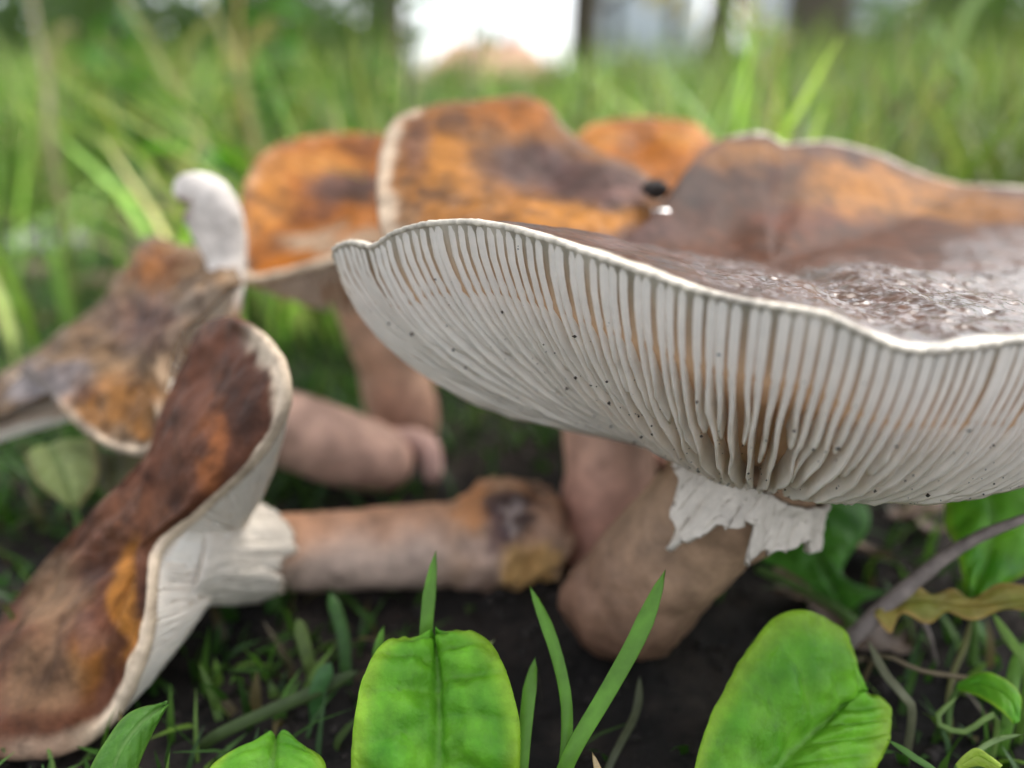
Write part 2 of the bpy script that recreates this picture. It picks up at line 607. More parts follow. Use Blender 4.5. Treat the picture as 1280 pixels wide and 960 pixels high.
# ---- the large mushroom: wavy funnel cap, gills towards the camera
A_rim = [P(*q) for q in [
    (415, 312, 13.9), (436, 303, 13.5), (462, 308, 13.1), (490, 291, 12.7), (530, 280, 12.3), (585, 277, 11.9), (635, 285, 11.5), (690, 301, 11.1),
    (740, 319, 10.75), (795, 338, 10.4), (860, 360, 10.0), (920, 376, 9.75), (985, 386, 9.55), (1035, 397, 9.45), (1085, 420, 9.35), (1130, 437, 9.35),
    (1180, 439, 9.4), (1235, 431, 9.55), (1300, 426, 9.8), (1400, 430, 10.5), (1530, 425, 12.0), (1620, 395, 14.2), (1590, 320, 17.0),
    (1440, 262, 20.0), (1330, 242, 21.8), (1260, 234, 22.5), (1200, 231, 22.8), (1150, 216, 23.0), (1095, 192, 23.0), (1040, 178, 22.7), (1000, 179, 22.4),
    (980, 180, 22.2), (955, 167, 22.0), (918, 170, 21.7), (885, 184, 21.2), (862, 208, 20.4), (838, 240, 19.2), (800, 285, 18.2),
    (740, 325, 17.6), (660, 360, 17.0), (575, 372, 16.4), (505, 372, 15.7), (458, 366, 15.0), (434, 350, 14.6), (420, 331, 14.25)]]
A_bot = P(945, 566, 14.8)
A_top = P(965, 330, 17.0)


def a_bump(s, t):
    d = nrm((s.P - s.ctop) * np.array([1, 1, 0]))
    near = np.clip(-d[:, 1], 0, 1)
    farw = np.clip(d[:, 1], 0, 1)
    right = np.clip(d[:, 0] * 1.5 + 0.35, 0, 1)
    return near * right * 0.42 * sst(0.05, 0.6, t) * (1 - sst(0.66, 0.98, t)) + 0.05 * np.sin(np.pi * np.clip(t * 3, 0, 1)) - farw * 0.55 * np.sin(np.pi * t) ** 1.2


A = Cap(A_rim, A_top, A_bot, (0.0, -0.06, 1), lip=0.05, ub=lambda h: 1.2 + 0.5 * np.clip(h[:, 0] * 1.3, 0, 1), ubpow=0.57, gd=0.55, rs=1.55, NT=1200, tb=a_bump, seed=5)
A_root = empty('mushroom', PG(775, 800))
tag(A_root, 'largest mushroom, broad wet brown cap tipped up to show white gills', 'mushroom', 'clump of brown mushrooms')
NG_A = 298
def a_wet(V):
    x, y, d = proj(V)
    n = fbm(V / 0.9, 3, 17)
    return np.clip((1 - sst(15.0, 17.5, d + 1.5 * n)) * (0.35 + 0.65 * sst(780, 950, x)) + 0.5 * sst(1120, 1250, x) * (1 - sst(18, 20, d)) * (1 + 0.3 * n), 0.0, 1)


capA = A.build(A_root, M['wet_cap'], lambda V: pigment(V, BROWN * 0.95, [
    (1100, 245, 130, 34, OCHRE, 0.95), (1060, 222, 60, 30, OCHRE * 1.05, 0.8), (1220, 262, 80, 22, OCHRE * 0.7, 0.7), (940, 195, 60, 22, OCHRE * 0.75, 0.75), (930, 250, 110, 45, DARK * 1.3, 0.55),
    (1020, 270, 80, 20, np.array([0.14, 0.045, 0.025]), 0.7), (860, 235, 45, 35, DARK, 0.7), (800, 290, 60, 25, PURPLE, 0.7)], 40, mott=0.45),
    M_top=170, flute=NG_A, flute_amp=0.02, edge_w=0.022, edge_col=np.array([0.64, 0.57, 0.46]), under=np.array([0.62, 0.38, 0.22]), rough_edge=0.035, relief=0.05, fine=0.15, wet=a_wet, grain=a_wet, rim_amt=lambda s: 1 - 1.3 * sst(16.5, 18, proj(s.P)[2]) * (1 - sst(880, 930, proj(s.P)[0])) - 0.35 * sst(16.5, 19, proj(s.P)[2]) + 0.4 * fbm(s.P / 0.8, 2, 3) * sst(16.5, 19, proj(s.P)[2]))  # under: warm light bouncing between the gills is painted into this flesh tone
A.gills(capA, NG_A, th=0.047, single=True, seed=100, nt=20, wav=0.05)


def specks(cap, parent, count, seed, near=True):
    rg = random.Random(seed)
    AV, AF = [], []
    cand = []
    tries = 0
    while len(cand) < count and tries < 20000:
        tries += 1
        i, t1 = cap.gidx[rg.randrange(len(cap.gidx))]
        t = rg.random() ** 0.7 * t1 * 0.97
        e = cap.edge(np.array([i]), np.array([t]))[0]
        x, y, d = proj(e)
        if near and not (d < 14.8 and x < 1300):
            continue
        cand.append((i, t, e))
    for i, t, e in cand:
        r = 0.011 + 0.032 * rg.random() ** 4
        c = e + cap.u[i] * rg.uniform(0, 0.03) + cap.T[i] * rg.uniform(-0.03, 0.03)
        o = len(AV)
        for q in ((1, 0, 0), (-1, 0, 0), (0, 1, 0), (0, -1, 0), (0, 0, 1), (0, 0, -1)):
            AV.append(c + r * np.array(q) * np.array([rg.uniform(0.5, 1.3) for _ in range(3)]))
        for f in ((0, 2, 4), (2, 1, 4), (1, 3, 4), (3, 0, 4), (2, 0, 5), (1, 2, 5), (3, 1, 5), (0, 3, 5)):
            AF.append([o + v for v in f])
    g = mesh_obj('dirt_specks', AV, AF, M['speck'], parent)
    tag(g, kind='stuff')


specks(A, capA, 300, 4)


def stemA_pig(V, v):
    n = fbm(V / 0.8, 4, 61)[:, None]
    c = np.array([0.33, 0.21, 0.13]) * (1 + 0.4 * n)
    k = sst(0.45, 0.95, v)[:, None]
    c = c * (1 - k) + np.array([0.19, 0.10, 0.065]) * (1 + 0.3 * n) * k
    k = sst(0.2, 0.7, n) * 0.4
    return c * (1 - k) + np.array([0.16, 0.09, 0.055]) * k


baseA = PG(765, 815)
stA = loft('stem', [A_bot + np.array([0.25, 0.5, 1.2]), P(935, 600, 15.2), P(882, 645, 15.6), P(838, 690, 16.0), P(802, 728, 16.4), P(780, 755, 16.8), P(768, 782, 17.4)],
           [1.45, 1.35, 1.25, 1.22, 1.28, 1.26, 0.9], M['stem'], A_root, seg=48, rows=70, noise=0.14, nscale=1.1, pig=stemA_pig, seed=2, namp=lambda v: 0.8 + 1.6 * sst(0.55, 0.9, v))

# torn ring hanging under the gills: a ragged skirt of strips round the stem
def skirt(parent, name, top, axis, r0, r1, length, seed, mat, n=180, rows=14, rag=0.5, lenf=None, crease=1.0):
    axis = nrm(axis)
    b1 = nrm(np.cross(axis, [0, 1, 0.1]))
    b2 = np.cross(b1, axis)
    th = np.linspace(0, 2 * np.pi, n, endpoint=False)
    ringp = np.stack([np.cos(th), np.sin(th), 0 * th], -1)
    L = length * (1 + rag * (0.7 * fbm(ringp * 2.2, 3, seed) + 0.55 * fbm(ringp * 9, 2, seed + 4)))
    if lenf is not None:
        L = L * lenf(b1[None] * np.cos(th)[:, None] + b2[None] * np.sin(th)[:, None])
    q = np.linspace(0, 1, rows)
    D = b1 * np.cos(th)[:, None] + b2 * np.sin(th)[:, None]
    R = r0 + (r1 - r0) * q[None, :] ** 1.3 + crease * 0.14 * fbm(ringp * 9, 4, seed + 9)[:, None] * (0.3 + q[None, :]) + 0.1 * fbm(np.stack([ringp[:, None, 0] * 5 + 0 * q, ringp[:, None, 1] * 5 + 0 * q, q[None, :] * 3 + 0 * th[:, None]], -1), 3, seed + 12)
    V = top + axis * (L[:, None] * q[None, :])[..., None] + D[:, None] * R[..., None]
    o = mesh_obj(name, V.reshape(-1, 3), grid_faces(n, rows, True), mat, parent)
    md = o.modifiers.new('thickness', 'SOLIDIFY')
    md.thickness = 0.0012
    return o


axA = nrm(P(850, 690, 16.0) - P(935, 600, 15.2))
skirt(stA, 'ring', P(948, 572, 15.0), nrm(axA + np.array([0.15, 0, 0])), 1.4, 1.72, 1.15, 8, M['ring'], rag=0.75, n=300, rows=20,
      lenf=lambda D: 0.45 + 0.95 * np.exp(-((D[:, 0] + 0.62) / 0.2) ** 2) * (D[:, 1] < 0) + 0.45 * np.exp(-((D[:, 0] - 0.1) / 0.2) ** 2) + 0.15 * np.clip(D[:, 0], 0, 1))


# ---- the cap resting against it, behind (ochre blotched)
def bump_dome(h, p=1.0):
    return lambda s, t: h * np.sin(np.pi / 2 * np.clip(t, 0, 1)) ** p


C_rim = [P(*q) for q in [(482, 300, 17.6), (472, 255, 18.4), (473, 205, 19.6), (484, 163, 21.0), (510, 142, 22.0), (548, 132, 22.8), (585, 130, 23.2), (618, 124, 23.6), (655, 121, 23.8),
                         (686, 136, 23.8), (703, 160, 23.4), (735, 185, 23.0), (790, 212, 22.2), (826, 240, 20.8), (838, 275, 19.2), (800, 318, 18.2), (720, 340, 17.6), (620, 345, 17.2), (530, 335, 17.2)]]
C_top = P(690, 236, 20.6)
C_bot = P(735, 400, 20.8)
C = Cap(C_rim, C_top, C_bot, (0.0, -0.45, 0.9), lip=0.12, ub=0.5, gd=0.6, rs=1.2, NT=320, tb=lambda s, t: 0.35 * np.sin(np.pi * t) + 0.15 * t, wave=0.12, seed=15)
C_root = empty('mushroom', PG(765, 700))
tag(C_root, 'mushroom with ochre and purple-brown blotched cap pressed against the largest cap', 'mushroom', 'clump of brown mushrooms')
capC = C.build(C_root, M['cap'], lambda V: pigment(V, OCHRE * 0.45 + BROWN * 0.5, [
    (560, 205, 50, 45, OCHRE, 0.85), (640, 140, 55, 20, ORANGE * 0.8, 0.8), (700, 275, 95, 30, OCHRE * 1.1, 0.95), (560, 255, 80, 22, OCHRE * 0.75, 0.7), (660, 205, 75, 34, PURPLE * 0.6, 0.95), (740, 230, 95, 28, PURPLE * 0.7, 0.95),
    (800, 245, 35, 20, PURPLE * 1.6, 0.7), (520, 190, 22, 40, PURPLE, 0.6), (568, 158, 28, 22, DARK * 1.4, 0.65), (640, 272, 22, 8, DARK, 0.6), (770, 300, 60, 22, PURPLE * 0.8, 0.8), (505, 270, 18, 40, TAN * 0.8, 0.5)], 70, mott=0.45),
    edge_w=0.07, edge_col=CREAM * 0.75, relief=0.06, rim_amt=lambda s: 0.12 + 0.62 * (1 - sst(500, 540, proj(s.P)[0])) + 0.8 * np.exp(-((proj(s.P)[0] - 700) / 14) ** 2))
C.gills(capC, 110, th=0.05, single=False, seed=400, nt=9)


def stem_pig(c0, c1, seed, dirt=0.35):
    def f(V, v):
        n = fbm(V / 0.9, 4, seed)[:, None]
        k = sst(0.3, 0.9, v)[:, None]
        c = (np.array(c0) * (1 - k) + np.array(c1) * k) * (1 + 0.28 * n)
        k = sst(0.15, 0.7, fbm(V / 0.5, 3, seed + 5))[:, None] * dirt
        return c * (1 - k) + DARK * 1.6 * k
    return f


loft('stem', [C_bot + np.array([0, 0.3, 0.8]), P(745, 430, 20.9), P(757, 520, 20.8), P(762, 585, 20.9), P(757, 640, 21.0), P(745, 680, 21.2), P(740, 700, 21.6)], [1.2, 1.15, 1.18, 1.22, 1.25, 1.2, 0.8],
     M['stem'], C_root, noise=0.1, pig=stem_pig((0.60, 0.38, 0.28), (0.44, 0.22, 0.16), 33), seed=12)

# ---- orange cap far behind, between the two
D_rim = [P(*q) for q in [(700, 205, 25.2), (716, 175, 26.2), (745, 155, 27.2), (790, 150, 27.9), (830, 152, 28.0), (862, 154, 27.8), (886, 172, 27.0), (905, 200, 25.6), (880, 250, 24.4), (800, 262, 23.9), (730, 245, 24.3)]]
D_ = Cap(D_rim, P(800, 195, 26.0), P(800, 330, 26.4), (0, -0.4, 0.9), lip=0.16, ub=0.4, gd=0.5, rs=1.0, NT=200, tb=lambda s, t: 0.3 * np.sin(np.pi * t), wave=0.12, seed=25)
D_root = empty('mushroom', PG(800, 590))
tag(D_root, 'bright orange cap of the mushroom standing at the back of the clump', 'mushroom', 'clump of brown mushrooms')
capD = D_.build(D_root, M['cap'], lambda V: pigment(V, ORANGE * 0.95, [(855, 170, 28, 18, OCHRE * 1.35, 0.8), (750, 175, 35, 20, OCHRE * 1.1, 0.7), (806, 160, 18, 30, ORANGE * 0.55, 0.7), (720, 195, 30, 14, PURPLE, 0.7)], 130, mott=0.25), edge_w=0.05, edge_col=TAN * 1.2, rim_amt=lambda s: np.full(s.NT, 0.35))
D_.gills(capD, 90, th=0.05, single=False, seed=600, nt=8)
loft('stem', [P(800, 320, 26.4) + np.array([0, 0, 0.6]), P(800, 400, 27), P(800, 500, 27.6), PG(800, 585)], [1.0, 1.0, 1.1, 1.0], M['stem'], D_root, pig=stem_pig((0.46, 0.28, 0.21), (0.30, 0.14, 0.10), 35), seed=14)

# ---- orange cap on the left of the blotched one
E_rim = [P(*q) for q in [(300, 352, 23.0), (297, 300, 23.8), (303, 240, 25.0), (325, 198, 26.4), (365, 178, 27.6), (420, 170, 28.4), (480, 172, 28.6), (540, 190, 28.2), (575, 235, 26.8), (570, 300, 24.6),
                         (520, 318, 23.0), (468, 318, 22.4), (420, 328, 22.2), (360, 345, 22.4)]]
E_bot = P(445, 372, 25.2)
E_ = Cap(E_rim, P(445, 262, 25.4), E_bot, (0, -0.4, 0.92), lip=0.14, ub=0.1, gd=0.6, rs=1.2, NT=260, tb=lambda s, t: -0.15 * np.sin(np.pi * t), wave=0.12, seed=35)
E_root = empty('mushroom', PG(512, 550))
tag(E_root, 'orange-brown mushroom with pale drooping front margin beside the white curled lobe', 'mushroom', 'clump of brown mushrooms')
capE = E_.build(E_root, M['cap'], lambda V: pigment(V, ORANGE * 0.9, [(330, 250, 35, 60, OCHRE * 1.1, 0.8), (400, 205, 70, 22, OCHRE * 1.15, 0.75), (440, 235, 60, 26, PURPLE * 0.7, 0.9), (455, 250, 30, 18, DARK, 0.7), (390, 265, 50, 16, BROWN * 1.3, 0.7), (345, 300, 40, 20, ORANGE * 0.7, 0.6),
    (455, 180, 26, 16, BROWN, 0.7), (430, 300, 80, 15, CREAM * 0.8, 0.75)], 160, mott=0.3), edge_w=0.07, edge_col=CREAM * 0.85, rim_amt=lambda s: 0.12 + 0.85 * sst(300, 335, proj(s.P)[1]))
E_.gills(capE, 120, th=0.05, single=False, seed=700, nt=9)
loft('stem', [E_bot + np.array([0, 0.2, 0.7]), P(470, 400, 25.8), P(488, 450, 26.6), P(503, 510, 27.4), P(512, 545, 28.2)], [1.1, 1.15, 1.2, 1.25, 1.0], M['stem'], E_root, noise=0.08, pig=stem_pig((0.64, 0.43, 0.31), (0.58, 0.33, 0.24), 37, 0.2), seed=16)

# ---- uprooted mushroom lying on its side: cap on edge, stem along the ground
H_c = P(185, 690, 15.3)
H_n = nrm(np.array([-0.50, -0.66, 0.56]))
H_px = [(292, 396, 0), (336, 420, 0.1), (364, 462, 0.1), (358, 512, 0), (318, 570, -0.1), (262, 625, -0.1), (212, 674, 0), (203, 725, 0.15), (194, 788, 0.1), (166, 858, 0), (122, 918, -0.1), (62, 948, 0), (-20, 945, 0.1), (-75, 900, 0.1), (-50, 840, 0), (0, 780, 0),
        (62, 702, 0), (130, 635, 0.1), (185, 568, 0), (203, 520, 0), (222, 465, -0.1), (250, 408, -0.1)]
H_rim = [PP(x, y, H_c, H_n) + H_n * o for x, y, o in H_px]
H_rim = [p if p[2] > 0.2 else PG(q[0], q[1], 0.2) for p, q in zip(H_rim, H_px)]
H_axis = nrm(P(640, 690, 20.3) - P(275, 702, 18.2))
H_bot = P(262, 690, 16.9)
H_ = Cap(H_rim, H_c + H_n * 0.1, H_bot, H_n, lip=0.12, ub=0.25, gd=0.5, rs=0.95, NT=520, tb=lambda s, t: 0.25 * np.sin(np.pi * t) ** 2 - 0.3 * np.exp(-((t - 0.3) / 0.12) ** 2) * 0.4, wave=0.1, seed=45)
H_root = empty('mushroom', PG(640, 760))
tag(H_root, 'uprooted mushroom lying on its side, long brown cap on edge, thick stem across the soil', 'mushroom', 'clump of brown mushrooms')
capH = H_.build(H_root, M['cap'], lambda V: pigment(V, BROWN * 1.15 + PURPLE * 0.15, [
    (268, 560, 18, 70, np.array([0.42, 0.16, 0.07]), 0.75), (300, 500, 30, 60, DARK * 1.7, 0.7), (170, 660, 60, 60, np.array([0.2, 0.09, 0.05]), 0.6), (165, 745, 16, 75, OCHRE * 1.1, 0.9), (120, 830, 30, 60, OCHRE * 0.9, 0.6), (185, 800, 8, 60, BROWN, 0.5),
    (70, 740, 60, 60, TAN * 0.75, 0.6), (50, 850, 70, 60, TAN * 0.8, 0.55), (60, 920, 90, 26, BROWN * 1.1, 0.6), (120, 790, 22, 30, PURPLE * 1.3, 0.5)], 200, mott=0.55, warp=34),
    edge_w=0.08, edge_col=CREAM * 0.95, relief=0.10, under=WHITE * 0.9, rim_amt=lambda s: 0.05 + 0.95 * sst(-20, 30, proj(s.P)[0] - (320 - (proj(s.P)[1] - 410) * 0.58)) * (1 - 0.8 * sst(900, 945, proj(s.P)[1])))
H_.gills(capH, 240, th=0.042, single=False, seed=900, nt=11, wav=0.02)


def stemH_pig(V, v):
    n = fbm(V / 0.8, 4, 77)[:, None]
    x, y, d = proj(V)
    x = x + 34 * fbm(V / 0.5, 3, 83)
    y = y + 34 * fbm(V / 0.5, 3, 87)
    c = np.array([0.56, 0.41, 0.33]) * (1 + 0.2 * n)
    k = (sst(0.15, 0.9, (V[:, 2] - 0.8) / 1.4 + 0.25 * n[:, 0]) * 0.8)[:, None]
    c = c * (1 - k) + np.array([0.44, 0.20, 0.09]) * k
    k = sst(0.62, 0.78, v)[:, None] * 0.7
    c = c * (1 - k) + np.array([0.40, 0.22, 0.12]) * (1 + 0.5 * n) * k
    m = sst(-0.15, 0.45, fbm(V / 0.55, 4, 79))[:, None] * sst(0.72, 0.86, v)[:, None] * 0.85
    c = c * (1 - m) + np.array([0.07, 0.045, 0.045]) * m
    for bx, by, rx, ry, bc, w in ((600, 705, 30, 45, np.array([0.55, 0.38, 0.30]), 0.7), (592, 635, 32, 30, np.array([0.52, 0.22, 0.08]), 0.85), (640, 640, 44, 30, np.array([0.045, 0.03, 0.032]), 0.9), (618, 668, 18, 30, np.array([0.09, 0.05, 0.05]), 0.75), (660, 712, 48, 40, np.array([0.72, 0.42, 0.16]), 0.95), (682, 655, 22, 20, np.array([0.55, 0.33, 0.22]), 0.8), (640, 650, 12, 9, np.array([0.5, 0.4, 0.36]), 0.7), (600, 740, 40, 14, np.array([0.12, 0.07, 0.05]), 0.6)):
        q = np.sqrt(((x - bx) / rx) ** 2 + ((y - by) / ry) ** 2) + 0.4 * n[:, 0]
        k = (w * (1 - sst(0.5, 1.2, q)))[:, None]
        c = c * (1 - k) + bc * k
    k = (1 - sst(0.1, 0.22, v))[:, None]
    return c * (1 - k) + WHITE * k


stH = loft('stem', [P(235, 690, 16.2), P(300, 694, 17.8), P(370, 690, 19.1), P(450, 686, 19.5), P(530, 682, 19.9), P(580, 680, 20.1), P(615, 676, 20.3), P(650, 676, 20.4), P(678, 682, 20.5), P(694, 690, 20.6)],
           [0.95, 0.93, 0.95, 1.0, 1.08, 1.22, 1.5, 1.55, 1.3, 0.7], M['stem'], H_root, seg=48, rows=90, noise=0.12, nscale=0.7, pig=stemH_pig, seed=18, namp=lambda v: 0.7 + 3.6 * sst(0.62, 0.85, v))
skirt(stH, 'ring', P(215, 690, 16.0), nrm(P(370, 690, 19.1) - P(215, 690, 16.0)), 0.93, 1.02, 2.55, 28, M['ring'], crease=0.35, rag=0.3, lenf=lambda D: 0.85 + 0.15 * np.clip(-D[:, 2], 0, 1))

# ---- torn mushroom behind it: tipped cap with a lobe of the margin curled up white
G_c = P(175, 445, 19.6)
G_n = nrm(np.array([-0.42, -0.42, 0.80]))
G_px = [(-90, 585, 0), (-30, 520, 0), (20, 492, 0.2), (60, 492, 0.35), (98, 535, 0), (140, 560, -0.2), (180, 558, -0.2), (205, 520, 0.1), (222, 468, 0.35), (262, 415, 0.5), (312, 376, 0.55), (306, 352, 0.1), (285, 325, 0), (240, 310, 0), (195, 305, 0.2), (165, 330, 0.1), (120, 378, -0.1), (60, 435, 0), (0, 480, 0.1), (-70, 540, 0)]
G_rim = [PP(x, y, G_c, G_n) + G_n * o for x, y, o in G_px]
G_bot = G_c - G_n * 1.6 + np.array([0.2, 0.8, 0])
G_ = Cap(G_rim, G_c + G_n * 0.05, G_bot, G_n, lip=0.11, ub=-0.35, gd=0.22, rs=1.0, NT=360, tb=lambda s, t: 0.2 * np.sin(np.pi * t), wave=0.28, seed=55)
G_root = empty('mushroom', PG(520, 600))
tag(G_root, 'torn tilted mushroom, greyish tan crumpled cap with one white curled-up lobe', 'mushroom', 'clump of brown mushrooms')
capG = G_.build(G_root, M['cap'], lambda V: pigment(V, TAN * 0.62, [
    (195, 335, 35, 34, np.array([0.36, 0.15, 0.06]), 0.8), (180, 400, 60, 40, PURPLE * 1.5, 0.55), (60, 480, 70, 26, np.array([0.42, 0.38, 0.38]), 0.7), (150, 500, 70, 40, OCHRE * 0.85, 0.7), (110, 490, 18, 16, BROWN, 0.7), (215, 400, 14, 40, DARK * 1.3, 0.6),
    (250, 380, 40, 24, np.array([0.4, 0.32, 0.25]), 0.6), (185, 540, 25, 18, OCHRE, 0.7)], 240, mott=0.6, warp=34), edge_w=0.07, edge_col=CREAM * 0.75, relief=0.2, rim_amt=lambda s: 0.15 + 0.6 * sst(500, 545, proj(s.P)[1]))
G_.gills(capG, 130, th=0.05, single=False, seed=1100, nt=9)


def lobe_pig_shade(V, v):
    n = fbm(V / 0.6, 3, 91)[:, None]
    k = sst(0.0, 0.22, v)[:, None]
    c = TAN * 0.8 * (1 - k) + np.array([0.62, 0.56, 0.50]) * (1 + 0.12 * n) * k
    x, y, d = proj(V)
    k = ((1 - sst(0.5, 1.3, np.hypot((x - 224) / 16, (y - 262) / 18))) * 0.8)[:, None]  # brown patch paints the shade inside the curl
    return c * (1 - k) + BROWN * 1.6 * k


loft('curled_lobe', [P(272, 400, 20.3), P(276, 365, 20.4), P(283, 335, 20.6), P(276, 300, 20.6), P(266, 268, 20.4), P(254, 248, 20.2), P(238, 240, 20.0), P(228, 250, 19.9)], [0.55, 0.6, 0.5, 0.68, 0.78, 0.72, 0.5, 0.28],
     M['stem'], capG, noise=0.07, pig=lobe_pig_shade, seed=19, flat=0.62, rows=70, seg=40)
loft('stem', [G_bot + G_n * 0.8, P(250, 495, 22.0), P(330, 525, 23.0), P(400, 550, 23.6), P(455, 568, 24.2), P(490, 578, 24.5), P(510, 582, 24.7)], [1.0, 1.05, 1.1, 1.18, 1.15, 0.95, 0.55], M['stem'], G_root, noise=0.08,
     pig=stem_pig((0.55, 0.36, 0.28), (0.50, 0.31, 0.24), 39, 0.15), seed=20, seg=36)
loft('root_tip', [P(488, 556, 24.6), P(516, 552, 24.7), P(536, 562, 24.6), P(541, 585, 24.4), P(540, 602, 24.4)], [0.5, 0.45, 0.4, 0.33, 0.2], M['stem'], G_root, noise=0.05, pig=stem_pig((0.5, 0.31, 0.26), (0.55, 0.35, 0.3), 41, 0.1), seed=21, rows=30, seg=20)


# ------------------------------------------------------------------ small things on and by the mushrooms
def lump(name, c, r, mat, seed, squash=(1, 1, 0.8), noise=0.3, col=None):
    n, m = 18, 11
    th = np.linspace(0, 2 * np.pi, n, endpoint=False)
    ph = np.linspace(0.02, np.pi - 0.02, m)
    T, Q = np.meshgrid(th, ph, indexing='ij')
    D = np.stack([np.cos(T) * np.sin(Q), np.sin(T) * np.sin(Q), np.cos(Q)], -1)
    V = np.asarray(c) + D * r * (1 + noise * fbm(D * 1.7 + seed, 3, seed))[..., None] * np.array(squash)
    return mesh_obj(name, V.reshape(-1, 3), grid_faces(n, m, True), mat, col=col)


tag(lump('soil_clump', P(819, 236, 19.0), 0.3, M['crumb'], 3, (1.1, 1, 0.8), 0.7), 'small dark lump of soil lodged where two caps meet', 'soil clump')
tag(lump('water_droplet', P(826, 264, 18.7), 0.2, M['water'], 4, (1.2, 1.0, 0.4), 0.15), 'clear water droplet below the dark soil lump on the cap', 'droplet')


# ------------------------------------------------------------------ leaves and blades
def leaf(name, mid, left, right, mat, colf, label, cat, group=None, ns=40, nq=12, arch=0.15, pucker=0.06, veins=7, parent_pt=None, stem=None, thick=0.0003):
    m = catmull([P(*q) for q in mid], ns, arc=False)
    l = catmull([P(*q) for q in left], ns, arc=False)
    r = catmull([P(*q) for q in right], ns, arc=False)
    q = np.linspace(-1, 1, 2 * nq + 1)
    V = np.zeros((ns, len(q), 3))
    s = np.linspace(0, 1, ns)
    for j, qq in enumerate(q):
        e = l if qq < 0 else r
        V[:, j] = m + (e - m) * abs(qq)
    du = np.gradient(V, axis=0); dv = np.gradient(V, axis=1)
    nn = nrm(np.cross(dv, du))
    nn = np.where((nn @ (CAM - V[ns // 2, nq]))[..., None] < 0, -nn, nn)
    Q, Sg = np.meshgrid(q, s)
    vph = (Sg * veins - np.abs(Q) * 1.1 + 0.13 * np.sign(Q))
    ridge = np.abs(np.sin(np.pi * vph)) ** 0.7
    aq = np.abs(Q)
    h = arch * np.sin(np.pi * aq ** 0.8) + pucker * (ridge - 0.5) * np.sin(np.pi * np.clip(aq * 0.93 + 0.03, 0, 1)) + pucker * 1.1 * fbm(V / 0.42, 3, len(mid) + veins) + pucker * 0.5 * (np.abs(fbm(V / 0.3, 3, len(mid) + veins + 9)) - 0.25) - 0.05 * (aq < 0.06)
    V = V + nn * h[..., None]
    C = colf(Q, Sg, ridge, fbm(V / 0.6, 3, 5))
    root = None
    o = mesh_obj('blade' if stem else name, V.reshape(-1, 3), grid_faces(ns, len(q)), mat, parent=None if not stem else stem_root(name, stem), col=C.reshape(-1, 3))
    md = o.modifiers.new('thickness', 'SOLIDIFY')
    md.thickness = thick
    top = o
    if stem:
        top = o.parent
        sp = [P(*q[:3]) for q in stem]
        loft('stalk', sp, [q[3] for q in stem], M['leaf'], top, seg=10, rows=24, noise=0.01, pig=lambda V, v: np.tile([0.13, 0.22, 0.06], (len(V), 1)))
    return tag(top, label, cat, group)


def stem_root(name, stem):
    b = P(*stem[-1][:3])
    return empty(name, (b[0], b[1], b[2]))


def leafcol(c0, c1, edge, vein=(0.2, 0.35, 0.1)):
    c0, c1, edge, vein = map(np.array, (c0, c1, edge, vein))

    def f(Q, s, ridge, n):
        k = np.clip(0.5 + 0.9 * n, 0, 1)[..., None]
        c = c0 * (1 - k) + c1 * k
        k = (sst(0.72, 1.0, np.abs(Q)) * 0.75)[..., None]
        c = c * (1 - k) + edge * k
        k = ((1 - sst(0.02, 0.07, np.abs(Q))) * 0.5 + 0.18 * (1 - sst(0.0, 0.35, ridge)))[..., None]
        return c * (1 - k) + vein * k
    return f


g_fresh = leafcol((0.075, 0.27, 0.014), (0.20, 0.47, 0.03), (0.34, 0.50, 0.04), (0.2, 0.4, 0.07))
g_mid = leafcol((0.055, 0.16, 0.02), (0.10, 0.25, 0.03), (0.14, 0.28, 0.04))
g_dark = leafcol((0.06, 0.21, 0.02), (0.11, 0.32, 0.03), (0.10, 0.3, 0.04))
g_pale = leafcol((0.25, 0.29, 0.09), (0.33, 0.36, 0.14), (0.40, 0.30, 0.16))

leaf('rounded_leaf', [(543, 792, 12.9), (548, 860, 12.2), (548, 960, 11.5), (545, 1090, 11.2)], [(537, 793, 12.9), (474, 808, 12.4), (441, 915, 11.6), (444, 1090, 11.2)],
     [(550, 791, 12.9), (610, 800, 12.4), (650, 905, 11.6), (636, 1090, 11.2)], M['leaf'], g_fresh, 'puckered bright green leaf with notched tip in front of the stem bulb', 'leaf', arch=0.12, pucker=0.19, veins=6, ns=60, nq=18,
     stem=[(545, 1085, 11.2, 0.1), (545, 1130, 11.8, 0.11), (550, 1150, 13.0, 0.12)])
leaf('rounded_leaf', [(1075, 862, 13.9), (1030, 906, 13.2), (985, 948, 12.7), (935, 1000, 12.2), (880, 1070, 11.9)], [(1076, 855, 13.9), (1060, 790, 13.9), (985, 764, 13.6), (916, 840, 13.0), (868, 960, 12.2), (855, 1070, 11.9)],
     [(1078, 866, 13.9), (1108, 880, 13.7), (1114, 908, 13.4), (1098, 955, 12.9), (1000, 1080, 12.2)], M['leaf'], g_fresh, 'broad glossy green leaf folded along its midrib under the grey twig', 'leaf', arch=0.10, pucker=0.13, veins=7, ns=60, nq=18,
     stem=[(905, 1050, 11.95, 0.1), (880, 1090, 12.2, 0.11), (870, 1110, 13.0, 0.12)])
